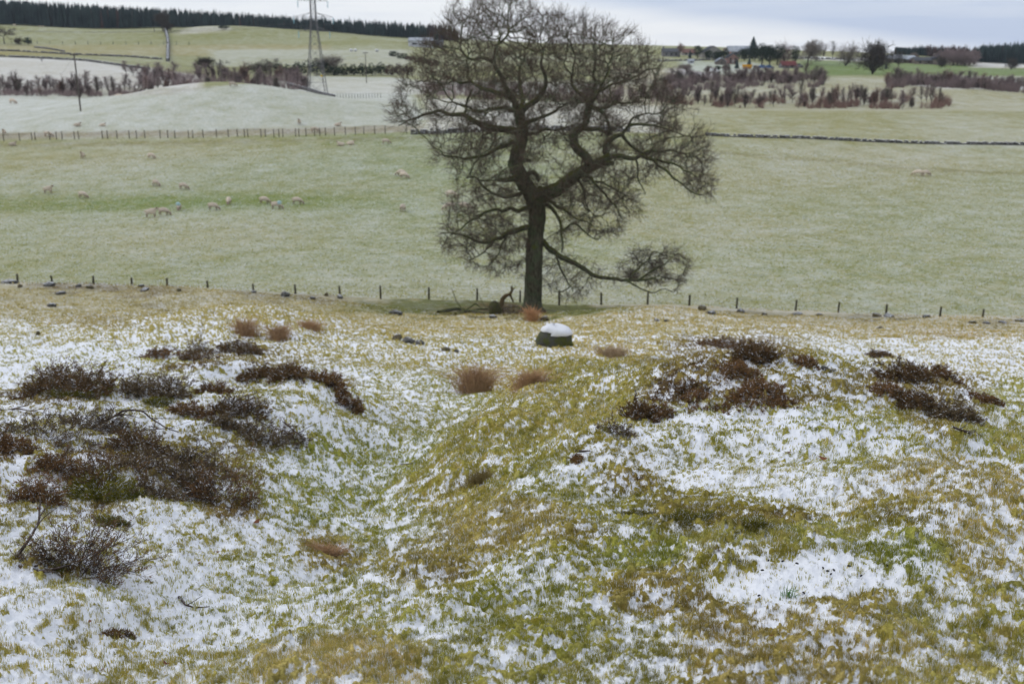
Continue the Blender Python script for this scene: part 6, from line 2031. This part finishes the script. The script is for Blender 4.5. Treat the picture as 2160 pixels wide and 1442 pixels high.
branch([(195, 900, 0), (230, 884, .1), (262, 864, .17), (300, 866, .18), (322, 886, .12), (350, 902, .06), (392, 920, 0)], 'dark arching branch rising over the snow among the left heathers', .014, seed=1, subs=6)
branch([(0, 866, 0), (40, 862, .02), (80, 868, .03)], 'short dark branch at the left edge above the wiry heather', .012, seed=2)
branch([(190, 906, .03), (250, 912, .05), (310, 905, .05), (370, 902, 0)], 'long thin branch lying under the arching one', .009, seed=3, subs=5)
branch([(30, 1180, 0), (60, 1140, .08), (85, 1090, .15), (84, 1046, .2)], 'upright bare branch at the left of the lower tangle', .011, seed=4, subs=5)
branch([(40, 1200, 0), (90, 1206, .03), (150, 1190, .05)], 'thick short branch at the foot of the lower tangle', .014, seed=5)
branch([(600, 890, .05), (615, 905, .04), (635, 920, .02), (652, 936, 0)], 'dark forked twigs sticking out at the right of the left mound', .010, seed=6, subs=6)
branch([(270, 1040, .03), (290, 1052, 0)], 'short black stick under the moss hummock', .016, seed=7, subs=1)
branch([(378, 1262, 0), (390, 1275, .02), (410, 1284, 0), (442, 1278, 0)], 'curved dark twig lying on the snow at the lower left', .008, seed=8, subs=2)
branch([(360, 1078, 0), (392, 1084, 0)], 'short dark stick on the snow below the russet tangle', .010, seed=9, subs=0)
branch([(240, 1138, 0), (296, 1146, 0)], 'thin dark stick right of the lower tangle', .008, seed=10, subs=1)
branch([(835, 980, 0), (866, 978, .01), (880, 975, 0)], 'thin twig on the gully floor', .010, seed=11, subs=1)
branch([(1215, 952, 0), (1245, 950, .02)], 'small dark stick on the ridge', .012, seed=12, subs=0)
branch([(1335, 850, 0), (1342, 832, .12), (1340, 822, .16)], 'bare upright twig at the left shoulder of the right mound', .009, seed=13, subs=2)
branch([(2010, 900, .05), (2040, 912, .03), (2066, 922, 0)], 'bare twigs at the right foot of the right mound', .010, seed=14, subs=5)
branch([(400, 756, 0), (402, 732, .2), (396, 712, .35)], 'bare upright twig on the left mound crest', .012, seed=15, subs=4)
branch([(250, 735, 0), (243, 718, .2), (240, 708, .25)], 'thin bare twig left of the mound crest', .010, seed=16, subs=2)
_g = gnd_y(1060, 59.2, 655)
_ac = Acc()
for _pts, _r in (([(1058, 662), (1057, 645), (1060, 630), (1067, 623), (1076, 620), (1080, 612), (1079, 604)], (.17, .06)), ([(1076, 620), (1079, 628), (1083, 637)], (.09, .04)), ([(1079, 612), (1086, 608)], (.06, .03))):
    _P = [np.array(pix(a, b, 59.2)) - np.array(_g) for a, b in _pts]
    _V, _F = sweep(_P, np.linspace(_r[0], _r[1], len(_P)), 7, .15, 3); _ac.add(_V, _F)
tag(_ac.build('dead_branch', simple('dead_wood', (.11, .075, .04), (.07, .06, .03), 4.0), None, smooth=True, loc=tuple(_g)), 'dead antler shaped branch standing up left of the oak trunk', 'branch')
branch([(925, 660, 0), (960, 650, .1), (1000, 656, .1), (1046, 662, 0)], 'dark fallen limb lying in the hollow left of the oak', .13, seed=18, subs=4, mat=M_BARK)
branch([(960, 664, 0), (990, 655, .1), (1020, 652, .2), (1050, 648, .1)], 'second fallen limb behind the dark one in the hollow', .10, seed=19, subs=4, mat=M_BARK)
rock('mossy_stump', 1046, 664, 30, 30, 'mossy dark stump between the antler branch and the oak', 77, mat=simple('stump', (.06, .05, .035), (.07, .075, .025), 5.0, bump=1.0), cat='stump')
heather(1075, 662, 56, 26, 'dark tangle of brushwood between the stump and the oak trunk', 1400, M_HEATHG, 1.0, .6)

for i, (px, py, s, lab) in enumerate(((455, 1170, 9, 'russet fallen leaf on the snow in the lower gully'), (540, 1108, 11, 'russet fallen leaf right of the russet tangle'), (352, 1408, 11, 'brown fallen leaf near the bottom left'), (215, 1420, 8, 'dark red leaf at the bottom left'),
                                      (192, 1322, 8, 'small dark leaf on the lower left snow'), (1625, 1352, 12, 'reddish leaf in the moss at the bottom right'), (1512, 1172, 12, 'brown leaf on the near ridge at the right'), (1660, 962, 10, 'red brown leaf on the face of the right mound'), (420, 1194, 7, 'tiny dark leaf in the gully'), (1735, 972, 12, 'russet dead frond on the face of the right mound'), (1112, 1256, 8, 'brown leaf in the middle foreground'))):
    g = gnd(px, py); m = g.y / (CP * FPX); w = s * m
    V = [(-w, 0, .3 * w), (-w * .3, w * .45, .1 * w), (w * .5, w * .4, .5 * w), (w, 0, .9 * w), (w * .4, -w * .45, .2 * w), (-w * .4, -w * .4, .4 * w), (0, 0, .05 * w)]
    F = [(k, (k + 1) % 6, 6) for k in range(6)]
    o = mesh_np('fallen_leaf', V, F, M_LEAF, None, loc=g + Vector((0, 0, .012))); o.rotation_euler = (.3, .2, i * 1.3)
    tag(o, lab, 'leaf')
for i, (px, py) in enumerate(((1607, 1214), (1620, 1192), (1694, 1262), (1745, 1212), (1752, 1218), (1758, 1210), (1790, 1200), (1815, 1228), (1862, 1200), (1560, 1192), (1600, 1268), (1735, 1208), (1680, 1200), (1650, 1195), (1870, 1206))):
    g = gnd(px, py)
    r = np.random.RandomState(i)
    V, F = sweep([(-.008, 0, .004), (-.006, 0, .006), (0, 0, .007), (.006, 0, .006), (.008, 0, .004)], [.0015, .004, .0048, .004, .0015], 7)
    o = mesh_np('dropping', V, F, M_DUNG, None, smooth=True, loc=g + Vector((0, 0, .012))); o.rotation_euler = (0, 0, i)
    tag(o, 'small black pellet dropped on the open snow patch', 'dropping', 'black pellets on the open snow patch')


# ------------------------------------------------------------------ thin winter air
def haze():
    m = bpy.data.materials.new('haze'); m.use_nodes = True
    n = m.node_tree.nodes; n.clear()
    v = n.new('ShaderNodeVolumePrincipled'); v.inputs['Color'].default_value = (.80, .88, 1, 1)
    v.inputs['Density'].default_value = 0.00008
    o = n.new('ShaderNodeOutputMaterial'); m.node_tree.links.new(v.outputs[0], o.inputs['Volume'])
    z = np.empty(len(GROUND.data.vertices) * 3, dtype=np.float32); GROUND.data.vertices.foreach_get('co', z); z = z[2::3]
    b = Acc().box((0, 0, (float(z.min()) - 1.5 + 75) / 2), (3060, 3060, 76.5 - float(z.min()))).build('haze', m)
    return tag(b, 'thin pale winter haze over the whole valley', 'haze', kind='stuff')


haze()
